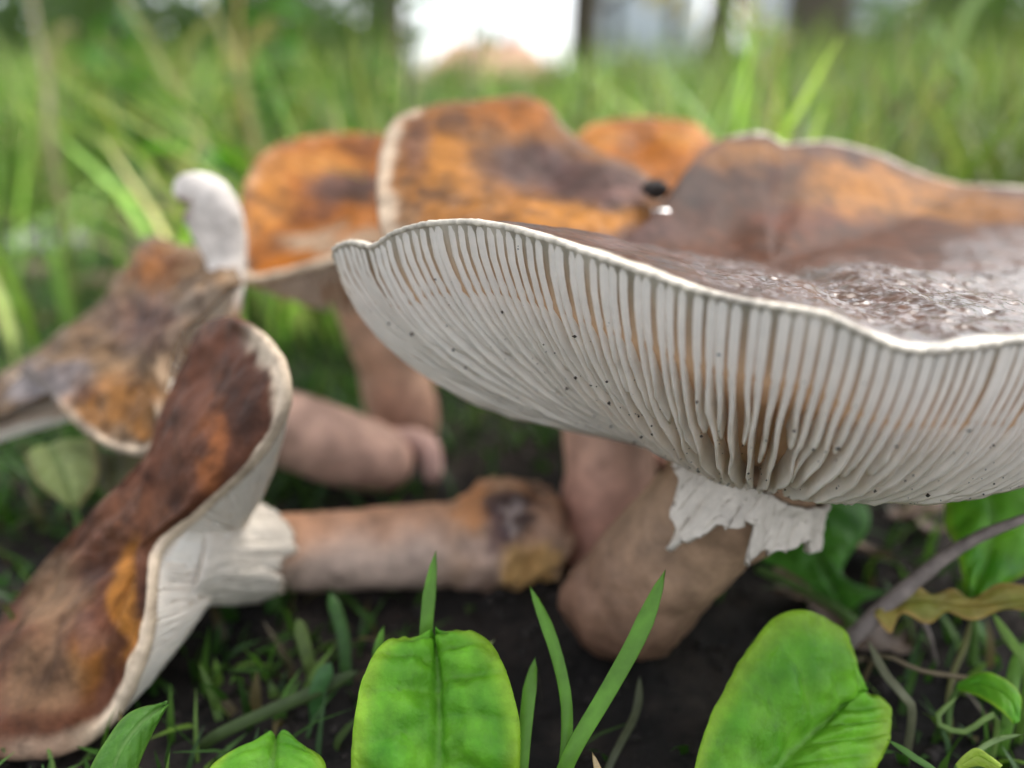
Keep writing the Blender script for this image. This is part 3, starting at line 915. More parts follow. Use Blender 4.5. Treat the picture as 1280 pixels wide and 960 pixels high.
leaf('lobed_leaf', [(1000, 590, 19.5), (1010, 650, 18.9), (1030, 710, 18.2), (1060, 765, 17.4)], [(960, 600, 19.6), (925, 680, 18.9), (985, 715, 18.2), (1055, 768, 17.4)],
     [(1075, 610, 19.6), (1088, 655, 18.9), (1052, 715, 18.2), (1108, 740, 17.4)], M['leaf'], g_dark, 'deep green lobed leaf beside the torn white ring', 'leaf', arch=0.15, pucker=0.1, veins=4,
     stem=[(945, 710, 18.4, 0.1), (1005, 738, 17.9, 0.1), (1062, 772, 17.2, 0.12), (1075, 800, 17.4, 0.12)])
leaf('heart_leaf', [(1215, 560, 17.4), (1240, 640, 16.6), (1232, 700, 16.0), (1212, 748, 15.6)], [(1185, 585, 17.5), (1180, 650, 16.8), (1195, 690, 16.2), (1207, 748, 15.6)],
     [(1260, 570, 17.5), (1330, 630, 16.8), (1305, 700, 16.1), (1219, 750, 15.6)], M['leaf'], g_fresh, 'light green heart-shaped leaf behind the upper end of the twig', 'leaf', arch=0.12, pucker=0.07, veins=5,
     stem=[(1212, 745, 15.6, 0.08), (1218, 790, 15.8, 0.08), (1215, 830, 16.0, 0.09)])
leaf('pointed_leaf', [(208, 880, 12.6), (175, 905, 12.2), (145, 950, 11.8), (130, 1020, 11.6)], [(207, 879, 12.6), (158, 893, 12.3), (118, 950, 11.9), (90, 1020, 11.7)],
     [(209, 882, 12.6), (190, 920, 12.3), (168, 975, 11.9), (160, 1020, 11.7)], M['leaf'], g_mid, 'slim pointed green leaf against the lower edge of the lying cap', 'leaf', arch=0.05, pucker=0.03, veins=6,
     stem=[(125, 1015, 11.65, 0.07), (120, 1060, 12.3, 0.08), (120, 1090, 13.0, 0.08)])
leaf('rounded_leaf', [(345, 921, 12.8), (340, 960, 12.2), (330, 1060, 11.7)], [(330, 921, 12.8), (262, 962, 12.2), (250, 1060, 11.7)], [(365, 922, 12.8), (408, 958, 12.2), (400, 1060, 11.7)], M['leaf'], g_fresh,
     'half-hidden green leaf tip with brown nick, between the slim leaf and the notched leaf', 'leaf', arch=0.12, pucker=0.07, veins=5,
     stem=[(330, 1055, 11.75, 0.09), (330, 1090, 12.2, 0.1), (335, 1110, 13.0, 0.1)])
leaf('small_leaf', [(1198, 858, 14.4), (1232, 856, 14.0), (1262, 876, 13.6), (1270, 903, 13.4)], [(1198, 855, 14.4), (1235, 842, 14.1), (1272, 866, 13.7), (1272, 903, 13.4)], [(1198, 861, 14.4), (1225, 872, 13.9), (1250, 888, 13.5), (1268, 905, 13.4)],
     M['leaf'], g_fresh, 'small drooping yellow-green leaf among thin stems', 'leaf', arch=0.03, pucker=0.02, veins=5, stem=[(1200, 857, 14.4, 0.05), (1188, 880, 14.5, 0.05), (1185, 915, 14.4, 0.06)])
leaf('pale_leaf', [(60, 555, 19.6), (78, 590, 19.2), (92, 634, 18.8)], [(30, 570, 19.6), (48, 605, 19.2), (85, 634, 18.8)], [(120, 545, 19.6), (124, 595, 19.2), (98, 636, 18.8)], M['leaf'], g_pale, 'pale yellow-green fading leaf tucked under the torn cap', 'leaf', arch=0.1, pucker=0.05, veins=4,
     stem=[(92, 630, 18.85, 0.07), (98, 655, 18.9, 0.07), (100, 680, 19.0, 0.07)])
leaf('pale_leaf', [(140, 565, 20.6), (145, 592, 20.1), (140, 622, 19.6)], [(118, 570, 20.6), (118, 600, 20.1), (136, 622, 19.6)], [(185, 565, 20.6), (180, 595, 20.1), (146, 622, 19.6)], M['leaf'], leafcol((0.24, 0.22, 0.12), (0.3, 0.27, 0.16), (0.3, 0.24, 0.15)), 'dull olive fading leaf squeezed between the torn cap and the lying cap', 'leaf', arch=0.1, pucker=0.05, veins=4,
     stem=[(140, 620, 19.6, 0.07), (142, 645, 19.7, 0.07), (144, 668, 19.8, 0.07)])
leaf('small_leaf', [(1196, 958, 12.6), (1222, 944, 12.5), (1250, 960, 12.3)], [(1195, 955, 12.6), (1220, 935, 12.5), (1252, 958, 12.3)], [(1197, 962, 12.6), (1222, 956, 12.5), (1250, 965, 12.3)], M['leaf'], leafcol((0.34, 0.44, 0.06), (0.4, 0.5, 0.08), (0.45, 0.5, 0.1)), 'tiny lime-yellow leaf at the foot of the thin stems', 'leaf', arch=0.02, pucker=0.01, veins=3,
     stem=[(1197, 958, 12.6, 0.04), (1190, 985, 12.8, 0.04), (1188, 1010, 13.0, 0.05)])


def ribbon(path, w, nseg=18, fold=0.35, tip=1.6):
    """tapered V-folded blade along a path (tip first to base), returns verts and faces"""
    c = catmull(path, nseg)
    t = np.linspace(0, 1, nseg)
    tg = nrm(np.gradient(c, axis=0))
    view = nrm(CAM - c)
    side = nrm(np.cross(tg, view))
    nn = nrm(np.cross(side, tg))
    wd = w * np.clip(t * 6, 0, 1) ** (1 / tip) * (1 - 0.25 * t)
    wd[0] = 0.004
    V = np.stack([c - side * wd[:, None] / 2 + nn * (fold * wd / 2)[:, None], c, c + side * wd[:, None] / 2 + nn * (fold * wd / 2)[:, None]], 1)
    return V.reshape(-1, 3), grid_faces(nseg, 3)


def blade(path, w, label, col=(0.13, 0.30, 0.03), name='grass_shoot', cat='grass blade', group=None, extra_base=True):
    pts = [P(*q) for q in path]
    if extra_base:
        b = pts[-1]
        pts.append(np.array([b[0], b[1], float(ground_h(b[0], b[1])) - 0.1]) + (pts[-1] - pts[-2]) * np.array([0.3, 0.3, 0]))
    V, Fc = ribbon(pts, w)
    c = np.tile(col, (len(V), 1)) * (0.85 + 0.3 * rng.random((len(V), 1)))
    o = mesh_obj(name, V, Fc, M['grass'], col=c)
    md = o.modifiers.new('thickness', 'SOLIDIFY')
    md.thickness = 0.0003
    return tag(o, label, cat, group)


blade([(545, 688, 13.4), (537, 740, 13.2), (532, 800, 13.1), (530, 880, 13.2)], 0.24, 'short upright green blade just behind the notched leaf')
blade([(662, 732, 13.3), (690, 800, 12.8), (707, 870, 12.5), (708, 930, 12.3), (702, 985, 12.2)], 0.22, 'curved green blade between the notched leaf and the long straight blade')
blade([(832, 712, 12.6), (800, 790, 12.4), (762, 860, 12.2), (715, 940, 12.0), (700, 985, 12.1)], 0.30, 'long straight green blade leaning across the thick tan stem')
blade([(669, 822, 13.0), (661, 870, 12.6), (654, 940, 12.3), (650, 1000, 12.3)], 0.24, 'stubby green blade right beside the notched leaf edge')
blade([(480, 782, 14.0), (474, 805, 13.9), (472, 840, 14.0)], 0.2, 'tiny green sprout left of the notched leaf tip')
blade([(618, 800, 14.0), (606, 812, 13.9), (598, 830, 13.9)], 0.2, 'pale tiny sprout right of the notched leaf tip', col=(0.3, 0.36, 0.14))
blade([(740, 940, 11.9), (748, 965, 11.8), (750, 990, 11.9)], 0.14, 'straw-coloured dry blade tip at the foot of the long blade', col=(0.6, 0.45, 0.24))
blade([(800, 845, 14.6), (795, 890, 14.2), (770, 940, 13.6), (755, 975, 13.4)], 0.16, 'dull grey-green thin blade lying on the dark soil', col=(0.1, 0.11, 0.055))
for i, (pth, w, lb) in enumerate([
        ([(372, 772, 16.0), (383, 815, 15.8), (392, 850, 15.8)], 0.3, 'olive blade below the white ring of the lying stem'),
        ([(412, 740, 16.6), (428, 790, 16.2), (432, 840, 16.0)], 0.3, 'dark green blade rising under the lying stem'),
        ([(414, 828, 15.2), (402, 850, 15.1), (396, 870, 15.1)], 0.35, 'small blue-green pointed sprout below the lying stem'),
        ([(450, 838, 15.4), (380, 870, 15.0), (300, 905, 14.6), (262, 925, 14.6)], 0.28, 'long dull green blade lying towards the lying cap')]):
    blade(pth, w, lb, col=[(0.10, 0.15, 0.03), (0.045, 0.12, 0.02), (0.08, 0.2, 0.06), (0.07, 0.11, 0.03)][i])
for i, (pth, w, lb, cc) in enumerate([
        ([(1085, 800, 14.6), (1105, 840, 14.2), (1128, 868, 13.9), (1140, 890, 13.9)], 0.17, 'greyish dry stalk slanting down from the twig end', (0.2, 0.2, 0.12)),
        ([(1110, 925, 13.0), (1140, 945, 12.7), (1175, 975, 12.5)], 0.12, 'thin green blade beside the folded glossy leaf', (0.12, 0.25, 0.05)),
        ([(1280, 918, 13.0), (1245, 925, 13.1), (1215, 945, 13.0), (1190, 975, 12.9)], 0.1, 'thin curving pale green stem near the small drooping leaf', (0.2, 0.3, 0.1)),
        ([(1215, 770, 15.6), (1205, 810, 15.3), (1192, 840, 15.1), (1185, 880, 14.8), (1188, 905, 14.8)], 0.12, 'olive stem standing under the ragged yellow leaf', (0.2, 0.2, 0.07)),
        ([(1280, 868, 14.2), (1220, 850, 14.4), (1150, 838, 14.6), (1095, 822, 14.9)], 0.1, 'brownish thin runner lying across the litter', (0.17, 0.13, 0.07)),
        ([(1200, 868, 14.0), (1170, 900, 13.8), (1205, 915, 13.6), (1245, 895, 13.6)], 0.11, 'looped pale green tendril under the small drooping leaf', (0.18, 0.28, 0.07)),
        ([(1285, 800, 14.9), (1268, 840, 14.6), (1262, 890, 14.3)], 0.25, 'bright green blade curving at the right of the litter', (0.16, 0.33, 0.05)),
        ([(1240, 765, 15.0), (1262, 800, 14.7), (1285, 840, 14.4)], 0.2, 'light green blade beneath the ragged yellow leaf', (0.2, 0.34, 0.06))]):
    blade(pth, w, lb, col=cc, name='thin_plant' if w < 0.18 else 'grass_shoot', cat='plant stem' if w < 0.18 else 'grass blade')

# ragged yellow-brown leaf lying over the twig
leaf('ragged_leaf', [(1095, 765, 15.0), (1150, 752, 14.9), (1210, 758, 14.8), (1300, 748, 14.6)], [(1092, 764, 15.0), (1118, 752, 15.0), (1140, 733, 15.1), (1165, 745, 15.0), (1190, 738, 15.1), (1215, 750, 14.9), (1250, 730, 14.9), (1300, 738, 14.7)], [(1093, 768, 14.9), (1112, 792, 14.8), (1128, 768, 14.8), (1158, 780, 14.7), (1182, 764, 14.8), (1215, 776, 14.6), (1255, 760, 14.7), (1300, 768, 14.5)], M['leaf'],
     leafcol((0.22, 0.24, 0.04), (0.42, 0.27, 0.07), (0.5, 0.3, 0.1), (0.3, 0.36, 0.08)), 'ragged yellow-brown withered leaf draped over the twig', 'leaf', arch=0.04, pucker=0.04, veins=5)

tw = mesh_obj('twig', [(0, 0, 0), (0.01, 0, 0), (0, 0.01, 0)], [[0, 1, 2]], M['twig']) if False else None
twroot = empty('twig', P(1062, 800, 15.4))
tag(twroot, 'bare grey twig slanting up behind the folded glossy leaf', 'twig')
loft('main_branch', [PG(1020, 838, 0.0), P(1062, 800, 15.3), P(1118, 748, 15.0), P(1180, 697, 14.7), P(1230, 668, 14.4), P(1290, 645, 14.1), P(1400, 610, 13.8)], [0.17, 0.165, 0.155, 0.13, 0.10, 0.085, 0.06], M['twig'], twroot, seg=14, rows=60, noise=0.03, nscale=0.3, seed=5)
loft('side_branch', [P(1118, 748, 15.0), P(1140, 760, 15.2), P(1160, 790, 15.6), P(1170, 830, 16.2)], [0.07, 0.06, 0.05, 0.04], M['twig'], twroot, seg=10, rows=24, noise=0.015, nscale=0.3, seed=6)


# ------------------------------------------------------------------ ground cover (uncountable)
def rand_blades(pts, heights, widths, lean, colors, nseg=4, cup=0.0, seed=0):
    rg = np.random.default_rng(seed)
    n = len(pts)
    th = rg.random(n) * 2 * np.pi
    ld = np.stack([np.cos(th), np.sin(th), 0 * th], -1)
    fa = th + np.pi / 2 + rg.normal(0, 0.5, n)
    sd = np.stack([np.cos(fa), np.sin(fa), 0 * th], -1)
    t = np.linspace(0, 1, nseg)
    c = pts[:, None] + Z * (heights[:, None] * (t - 0.25 * (lean[:, None] * t) ** 2))[..., None] + ld[:, None] * (heights[:, None] * lean[:, None] * t ** 1.8)[..., None]
    w = widths[:, None] * np.array([0.8, 1.0, 0.75, 0.08] if nseg == 4 else np.linspace(1, 0.08, nseg))
    V = np.stack([c - sd[:, None] * w[..., None] / 2, c + sd[:, None] * w[..., None] / 2], 2)     # n, nseg, 2, 3
    base = (np.arange(n) * nseg * 2)[:, None, None]
    k = np.arange(nseg - 1)[None, :, None] * 2
    Fc = base + k + np.array([0, 1, 3, 2])
    C = np.repeat(colors, nseg * 2, axis=0)
    return V.reshape(-1, 3), Fc.reshape(-1, 4), C


def pick(n, pal, rg, var=0.25):
    pal = np.array(pal)
    w = pal[:, 3] / pal[:, 3].sum()
    k = rg.choice(len(pal), n, p=w)
    return pal[k, :3] * (1 + var * rg.standard_normal((n, 1))).clip(0.4, 1.8)


GREENS = [(0.09, 0.19, 0.03, 3), (0.15, 0.27, 0.05, 3), (0.25, 0.35, 0.10, 2.2), (0.05, 0.12, 0.025, 1.6), (0.40, 0.36, 0.17, 1.3), (0.34, 0.40, 0.15, 1.2)]

# low mossy grass round the clump (bare soil kept clear)
rg = np.random.default_rng(5)
n = 38000
px = rg.uniform(-40, 36, n); py = rg.uniform(9, 70, n)
bare = np.exp(-((px - 1.0) / 6.2) ** 4 - ((py - 18.5) / 7.5) ** 4)
leftm = np.exp(-((px + 5.6) / 2.6) ** 2 - ((py - 14.2) / 2.6) ** 2) * 0.95
patch = 0.5 + 0.6 * fbm(np.stack([px / 3, py / 3, 0 * px], -1), 3, 8)
dens = np.clip(patch * (1 - bare) * (0.15 + sst(17, 27, py) + 0.9 * sst(3.0, 6.5, -px) + 0.75 * sst(6, 9, px)), 0, 1)
dens = np.maximum(dens, leftm) * (1 - 0.75 * np.exp(-((px + 40) / 28) ** 6 - ((py - 58) / 30) ** 6))
keep = rg.random(n) < dens
px, py = px[keep], py[keep]
n = len(px)
hh = rg.uniform(0.4, 1.6, n) * (0.85 + 0.3 * sst(15, 24, py) + 0.8 * sst(24, 45, py))
lit = np.exp(-((px + 32) / 17) ** 4 - ((py - 58) / 24) ** 4)
V, Fc, Cc_ = rand_blades(np.stack([px, py, ground_h(px, py) - 0.05], -1), hh, rg.uniform(0.08, 0.24, n), rg.uniform(0.2, 1.3, n), pick(n, [(0.03, 0.085, 0.012, 4), (0.06, 0.14, 0.02, 3), (0.11, 0.2, 0.03, 0.8), (0.09, 0.07, 0.03, 0.8)], rg), seed=6)
tag(mesh_obj('low_grass', V, Fc, M['grass'], origin=np.array([0, 30, 0.0]), col=Cc_), 'short mossy grass covering the ground around the clump', 'grass', kind='stuff')


def skyline(x):                            # how high the meadow stands along each bearing
    return np.interp(x, [-400, 300, 420, 480, 530, 560, 690, 740, 860, 900, 960, 1010, 1070, 1110, 1700], [40, 30, 10, 30, 45, 62, 62, 40, 35, 10, 0, 30, 25, 20, 10])


def meadow(n, y0, y1, seed, hmax, wmul):
    rg = np.random.default_rng(seed)
    y = y0 + (y1 - y0) * rg.random(n) ** 1.1
    x = rg.uniform(-1.0, 1.0, n) * (0.95 * y + 12)
    pxx = 640 + F * x / (y * math.cos(PITCH) + 3)
    lim = CAMZ + (156 - skyline(pxx)) / F * y
    h = np.minimum(lim, hmax) * rg.uniform(0.2, 1.0, n) ** 0.85
    h = np.clip(h, 2.5, None)
    keep = rg.random(n) > 0.96 * np.exp(-((x + 40) / 28) ** 6 - ((y - 56) / 36) ** 6)
    x, y, h, pxx = x[keep], y[keep], h[keep], pxx[keep]
    n = len(x)
    C = pick(n, GREENS, rg, 0.35)
    stand = fbm(np.stack([x / (0.14 * y + 6), y / 30, 0 * x], -1), 3, seed + 5)[:, None]      # stands of different plants, shade of dark gaps painted in by the contrast
    C = C * np.exp(1.6 * stand - 0.1) * np.array([1, 1, 1]) + np.clip(stand, 0, 1) * np.array([0.10, 0.06, 0.03])
    rightness = sst(700, 950, pxx)[:, None]
    C = C * (1 - 0.25 * rightness) + np.array([0.22, 0.25, 0.09]) * 0.25 * rightness
    return rand_blades(np.stack([x, y, ground_h(x, y) - 0.2], -1), h, rg.uniform(0.25, 0.9, n) * wmul, rg.uniform(0.05, 1.25, n), C, seed=seed + 1)


parts = [meadow(7000, 36, 110, 31, 20, 0.8), meadow(12000, 100, 330, 32, 45, 1.3), meadow(14000, 300, 1400, 33, 80, 3.2)]
off = 0
AV, AF, AC = [], [], []
for V, Fc, c in parts:
    AV.append(V); AF.append(Fc + off); AC.append(c); off += len(V)
tag(mesh_obj('meadow_grass', np.concatenate(AV), np.concatenate(AF), M['grass'], origin=np.array([0, 200, 0.0]), col=np.concatenate(AC)), 'tall green meadow grass behind the mushrooms', 'grass', kind='stuff')

# crumbs of soil
rg = np.random.default_rng(9)
n = 2600
px = rg.normal(1.5, 6.5, n); py = rg.normal(18, 5.5, n)
r = 0.03 + 0.2 * rg.random(n) ** 4
octv = np.array([(1, 0, 0), (-1, 0, 0), (0, 1, 0), (0, -1, 0), (0, 0, 1), (0, 0, -1)], float)
octf = np.array([(0, 2, 4), (2, 1, 4), (1, 3, 4), (3, 0, 4), (2, 0, 5), (1, 2, 5), (3, 1, 5), (0, 3, 5)])
V = np.stack([px, py, ground_h(px, py) + r * 0.3], -1)[:, None] + octv[None] * r[:, None, None] * rg.uniform(0.5, 1.2, (n, 6, 3))
Fc = (np.arange(n) * 6)[:, None, None] + octf
tag(mesh_obj('soil_crumbs', V.reshape(-1, 3), Fc.reshape(-1, 3), M['crumb'], origin=np.array([0, 18, 0.0])), 'loose dark soil crumbs between the stems', 'soil', kind='stuff')


# ------------------------------------------------------------------ leaf litter (each its own)
def make_litter(seed, w=1.6, l=2.6, col=(0.2, 0.12, 0.06)):
    rg = np.random.default_rng(seed)
    ns, nq = 14, 9
    s = np.linspace(-1, 1, ns); q = np.linspace(-1, 1, nq)
    Sg, Q = np.meshgrid(s, q, indexing='ij')
    wid = np.sqrt(np.clip(1 - Sg ** 2, 0.0005, 1)) ** 1.2 * (1 + 0.1 * np.sin(9 * Sg))
    V = np.stack([Sg * l / 2, Q * wid * w / 2, 0.25 * Q ** 2 * w * 0.5 + 0.18 * np.sin(3 * Sg + seed) + 0.1], -1)
    V = V + 0.12 * fbm(V / 0.7 + seed * 5, 3, seed)[..., None] * np.array([0, 0, 1])
    n_ = fbm(V / 0.5, 3, seed + 2)[..., None]
    return mesh_obj('fallen_leaf', V.reshape(-1, 3), grid_faces(ns, nq), M['litter'], origin=np.zeros(3), col=(np.array(col) * (1 + 0.5 * n_)).reshape(-1, 3))


def put(o, x, y, rz, sc, tilt=(0, 0), dz=0.1):
    o.location = (x * S, y * S, (float(ground_h(x, y)) + dz) * S)
    o.rotation_euler = (tilt[0], tilt[1], rz)
    o.scale = (sc, sc, sc)
    return o


protos = [make_litter(1, col=(0.17, 0.10, 0.055)), make_litter(2, 1.3, 2.9, (0.12, 0.075, 0.05)), make_litter(3, 1.9, 2.5, (0.22, 0.21, 0.23))]
first = [True, True, True]
rg = random.Random(12)
kinds_l = ['curled brown fallen leaf in the litter beside the clump', 'narrow dark brown fallen leaf in the litter beside the clump', 'wet silvery grey fallen leaf in the litter beside the torn cap']
spots = []
for i in range(70):
    spots.append((rg.uniform(-50, -14), rg.uniform(36, 86), rg.choice([0, 0, 1])))
for i in range(12):
    spots.append((rg.uniform(-55, -40), rg.uniform(68, 88), 2))
for i in range(16):
    spots.append((rg.uniform(6.5, 13), rg.uniform(14, 24), rg.choice([0, 1])))
for x, y, kd in spots:
    o = protos[kd] if first[kd] else copy_tree(protos[kd])
    first[kd] = False
    put(o, x, y, rg.uniform(0, 6.28), rg.uniform(0.6, 1.2) * (1.6 if y > 30 else 0.8), (rg.uniform(-0.4, 0.4), rg.uniform(-0.4, 0.4)), 0.25)
    tag(o, kinds_l[kd], 'fallen leaf', ['brown fallen leaves in the litter', 'narrow fallen leaves in the litter', 'wet grey fallen leaves in the litter'][kd])
o = make_litter(4, 0.9, 1.1, (0.6, 0.24, 0.03))
put(o, *PG(415, 435)[:2], 0.4, 1.2, (0.5, 0.1), 0.5)
tag(o, 'single orange fallen leaf in the moss below the orange-brown cap', 'fallen leaf')


# ------------------------------------------------------------------ tall stalks and weeds behind
def stalk(pts, w, label, col, group=None):
    c = [P(*q) for q in pts]
    b = c[-1].copy(); b[2] = float(ground_h(b[0], b[1])) - 0.2
    root = empty('grass_stalk', b)
    o = loft('culm', c + [b], [w * f for f in np.linspace(0.5, 1, len(c) + 1)], M['grass'], root, seg=8, rows=30, noise=0.0, pig=lambda V, v: np.tile(col, (len(V), 1)))
    # a bent blade off the culm
    m = c[len(c) // 2]
    sgn = 1 if (w * 1000) % 2 < 1 else -1
    V, Fc = ribbon([m + np.array([sgn * 3.0, 0.5, 4.5]), m + np.array([sgn * 2.2, 0.4, 4.8]), m + np.array([sgn * 0.9, 0.1, 3.2]), m], w * 1.7)
    mesh_obj('blade', V, Fc, M['grass'], root, col=np.tile(np.array(col) * 0.8, (len(V), 1)))
    return tag(root, label, 'grass stalk', group)


stalk([(150, -10, 55), (190, 60, 54), (225, 125, 53), (250, 170, 52), (262, 220, 52)], 0.28, 'yellow-green grass stalk leaning over behind the white curled lobe', (0.34, 0.34, 0.12))
stalk([(255, -10, 60), (285, 55, 60), (305, 110, 60), (318, 165, 60), (325, 200, 60)], 0.33, 'stout straw-green stalk crossing an upright straw stalk', (0.38, 0.36, 0.14))
stalk([(298, -10, 62), (298, 60, 62), (304, 120, 62), (315, 180, 62)], 0.3, 'upright straw-yellow stalk crossed by a stout one', (0.45, 0.33, 0.10))
stalk([(38, -10, 65), (50, 60, 65), (60, 110, 65), (62, 170, 65)], 0.36, 'pale beige dry stalk standing in the dark undergrowth', (0.42, 0.36, 0.22))
stalk([(930, -10, 80), (945, 60, 80), (955, 110, 80), (962, 165, 80)], 0.55, 'thick pale straw stalk standing behind the wavy far rim', (0.42, 0.38, 0.17))
stalk([(900, -10, 75), (935, 60, 75), (925, 110, 75), (893, 165, 75)], 0.42, 'bright lime-green kinked stalk beside the thick straw stalk', (0.28, 0.42, 0.08))
stalk([(1085, 90, 60), (1110, 130, 60), (1150, 175, 60), (1190, 215, 60)], 0.35, 'brownish leaning stalk falling towards the wavy rim', (0.26, 0.2, 0.1))
stalk([(1165, 30, 55), (1185, 75, 55), (1210, 125, 55)], 0.5, 'pale green broad stalk with leaning tip above the far grass', (0.3, 0.42, 0.16))
stalk([(1128, -10, 45), (1128, 60, 45), (1130, 150, 45)], 0.07, 'hair-thin upright straw stalk behind the wavy rim', (0.45, 0.4, 0.2))
stalk([(585, -10, 70), (588, 30, 70), (592, 90, 70), (600, 140, 70)], 0.22, 'thin green stalk standing against the bright sky gap', (0.12, 0.17, 0.06))


def weed(loc, height, nl, ls, label, group, col, seed):
    rg = np.random.default_rng(seed)
    root = empty('leafy_weed', loc)
    top = np.array(loc) + np.array([rg.normal(0, 0.1) * height, rg.normal(0, 0.1) * height, height])
    loft('stem', [loc, (np.array(loc) + top) / 2 + rg.normal(0, 0.3, 3), top], [0.22, 0.18, 0.1], M['grass'], root, seg=8, rows=14, noise=0, pig=lambda V, v: np.tile([0.12, 0.18, 0.05], (len(V), 1)))
    for k in range(nl):
        f = (k + 0.6) / nl
        b = np.array(loc) * (1 - f) + top * f
        a = k * 2.4 + rg.random()
        d = np.array([math.cos(a), math.sin(a), rg.uniform(-0.15, 0.55)])
        L = ls * (1.1 - 0.5 * f) * rg.uniform(0.8, 1.2)
        s = np.linspace(0, 1, 8); q = np.linspace(-1, 1, 5)
        side = nrm(np.cross(d, Z)); nn = nrm(np.cross(side, d))
        Sg, Q = np.meshgrid(s, q, indexing='ij')
        wd = np.sin(np.pi * (Sg * 0.94 + 0.06) ** 0.75) * 0.32 * L
        V = b + d * (Sg * L)[..., None] + side * (Q * wd)[..., None] + nn * (0.5 * np.abs(Q) * wd)[..., None] - Z * (0.35 * L * Sg ** 2)[..., None]
        mesh_obj('leaf', V.reshape(-1, 3), grid_faces(8, 5), M['leaf'], root, col=np.tile(np.array(col) * rg.uniform(0.7, 1.3), (V.size // 3, 1)))
    return tag(root, label, 'weed', group)


rg = random.Random(33)
protw = [weed((0, 0, 0), 9, 12, 4.2, '', None, (0.09, 0.25, 0.02), 1), weed((0, 0, 0), 13, 16, 4.5, '', None, (0.06, 0.17, 0.03), 2), weed((0, 0, 0), 6, 9, 4.0, '', None, (0.15, 0.33, 0.03), 3)]
usedw = [False] * 3
wl = ['low bright green leafy weed in the grass behind the clump', 'tall dark green leafy weed in the undergrowth behind the clump', 'squat lime-green leafy weed in the grass behind the clump']
wg = ['bright leafy weeds behind the clump', 'dark leafy weeds behind the clump', 'lime leafy weeds behind the clump']
ws = []
for i in range(11): ws.append((rg.uniform(-18, -5), rg.uniform(42, 60), 0, rg.uniform(0.7, 1.1)))
for i in range(20): ws.append((rg.uniform(-85, -12), rg.uniform(92, 130), 1, rg.uniform(1.0, 2.0)))
for i in range(10): ws.append((rg.uniform(-19, -4), rg.uniform(40, 58), 2, rg.uniform(0.7, 1.1)))
for i in range(7): ws.append((rg.uniform(14, 45), rg.uniform(45, 75), 2, rg.uniform(0.8, 1.3)))
for i in range(6): ws.append((rg.uniform(12, 60), rg.uniform(50, 100), 0, rg.uniform(0.8, 1.5)))
for x, y, kd, sc in ws:
    o = protw[kd] if not usedw[kd] else copy_tree(protw[kd])
    usedw[kd] = True
    put(o, x, y, rg.uniform(0, 6.28), sc, dz=-0.2)
    tag(o, wl[kd], 'weed', wg[kd])


# ------------------------------------------------------------------ trees, shrubs and houses in the distance
def leaf_cloud(centers, radii, n, size, seed):
    rg = np.random.default_rng(seed)
    k = rg.integers(0, len(centers), n)
    d = nrm(rg.standard_normal((n, 3))) * (rg.random((n, 1)) ** 0.4)
    c = np.array(centers)[k] + d * np.array(radii)[k][:, None]
    a = nrm(rg.standard_normal((n, 3))); b = nrm(np.cross(a, rg.standard_normal((n, 3))))
    s = size * rg.uniform(0.6, 1.3, (n, 1))
    V = np.stack([c - a * s, c - b * s * 0.5, c + a * s, c + b * s * 0.5], 1)
    return V.reshape(-1, 3), np.arange(n * 4).reshape(-1, 4)


def tree(px, dist, r, height, label, seed, leafmat='foliage', crown_lo=0.6, nleaf=1800):
    rg = np.random.default_rng(seed)
    x = (px - 640) / F * dist
    b = np.array([x, dist, -5.0])
    root = empty('tree', (x, dist, 0))
    top = b + np.array([rg.normal(0, 0.05) * height, rg.normal(0, 0.05) * height, height])
    loft('trunk', [b, b * 0.75 + top * 0.25 + rg.normal(0, r * 0.3, 3) * [1, 1, 0], (b + top) / 2, top], [r * 1.25, r, r * 0.8, r * 0.15], M['bark'], root, seg=14, rows=24, noise=r * 0.12, nscale=r * 2)
    cs, rs = [], []
    for j in range(11):
        f = crown_lo + (1 - crown_lo) * (j + 0.5) / 11
        a = j * 2.4
        rad = height * 0.22 * (1 - 0.5 * f)
        s0 = b * (1 - f) + top * f
        e = s0 + np.array([math.cos(a), math.sin(a), 0.35]) * rad
        loft('limb', [s0, (s0 + e) / 2 + [0, 0, rad * 0.08], e], [r * 0.3, r * 0.2, r * 0.08], M['bark'], root, seg=6, rows=8, noise=0)
        cs.append(e); rs.append(height * rg.uniform(0.09, 0.15))
    V, Fc = leaf_cloud(cs, rs, nleaf, height * 0.012 + 3, seed)
    mesh_obj('crown', V, Fc, M[leafmat], root, smooth=False)
    return tag(root, label, 'tree', 'trees beyond the meadow')


tree(490, 700, 16, 800, 'dark trunked tree beside the bright sky gap', 1)
tree(722, 900, 15, 700, 'slim tree with yellow leaves between the two houses', 2, 'foliage_yellow', 0.14, 1500)
tree(858, 620, 10, 650, 'slender leaning pale trunked tree beside the grey house', 3)
tree(985, 520, 17, 800, 'thick grey-brown trunked tree behind the straw stalks', 4)
tree(1150, 560, 20, 900, 'broad dark trunked tree among the shrubs', 5, crown_lo=0.12)
tree(150, 480, 20, 800, 'dark tree standing in the dense undergrowth', 6, crown_lo=0.1)
tree(330, 900, 20, 900, 'bushy tree above the leaning grass stalks', 7, crown_lo=0.08, nleaf=3500)


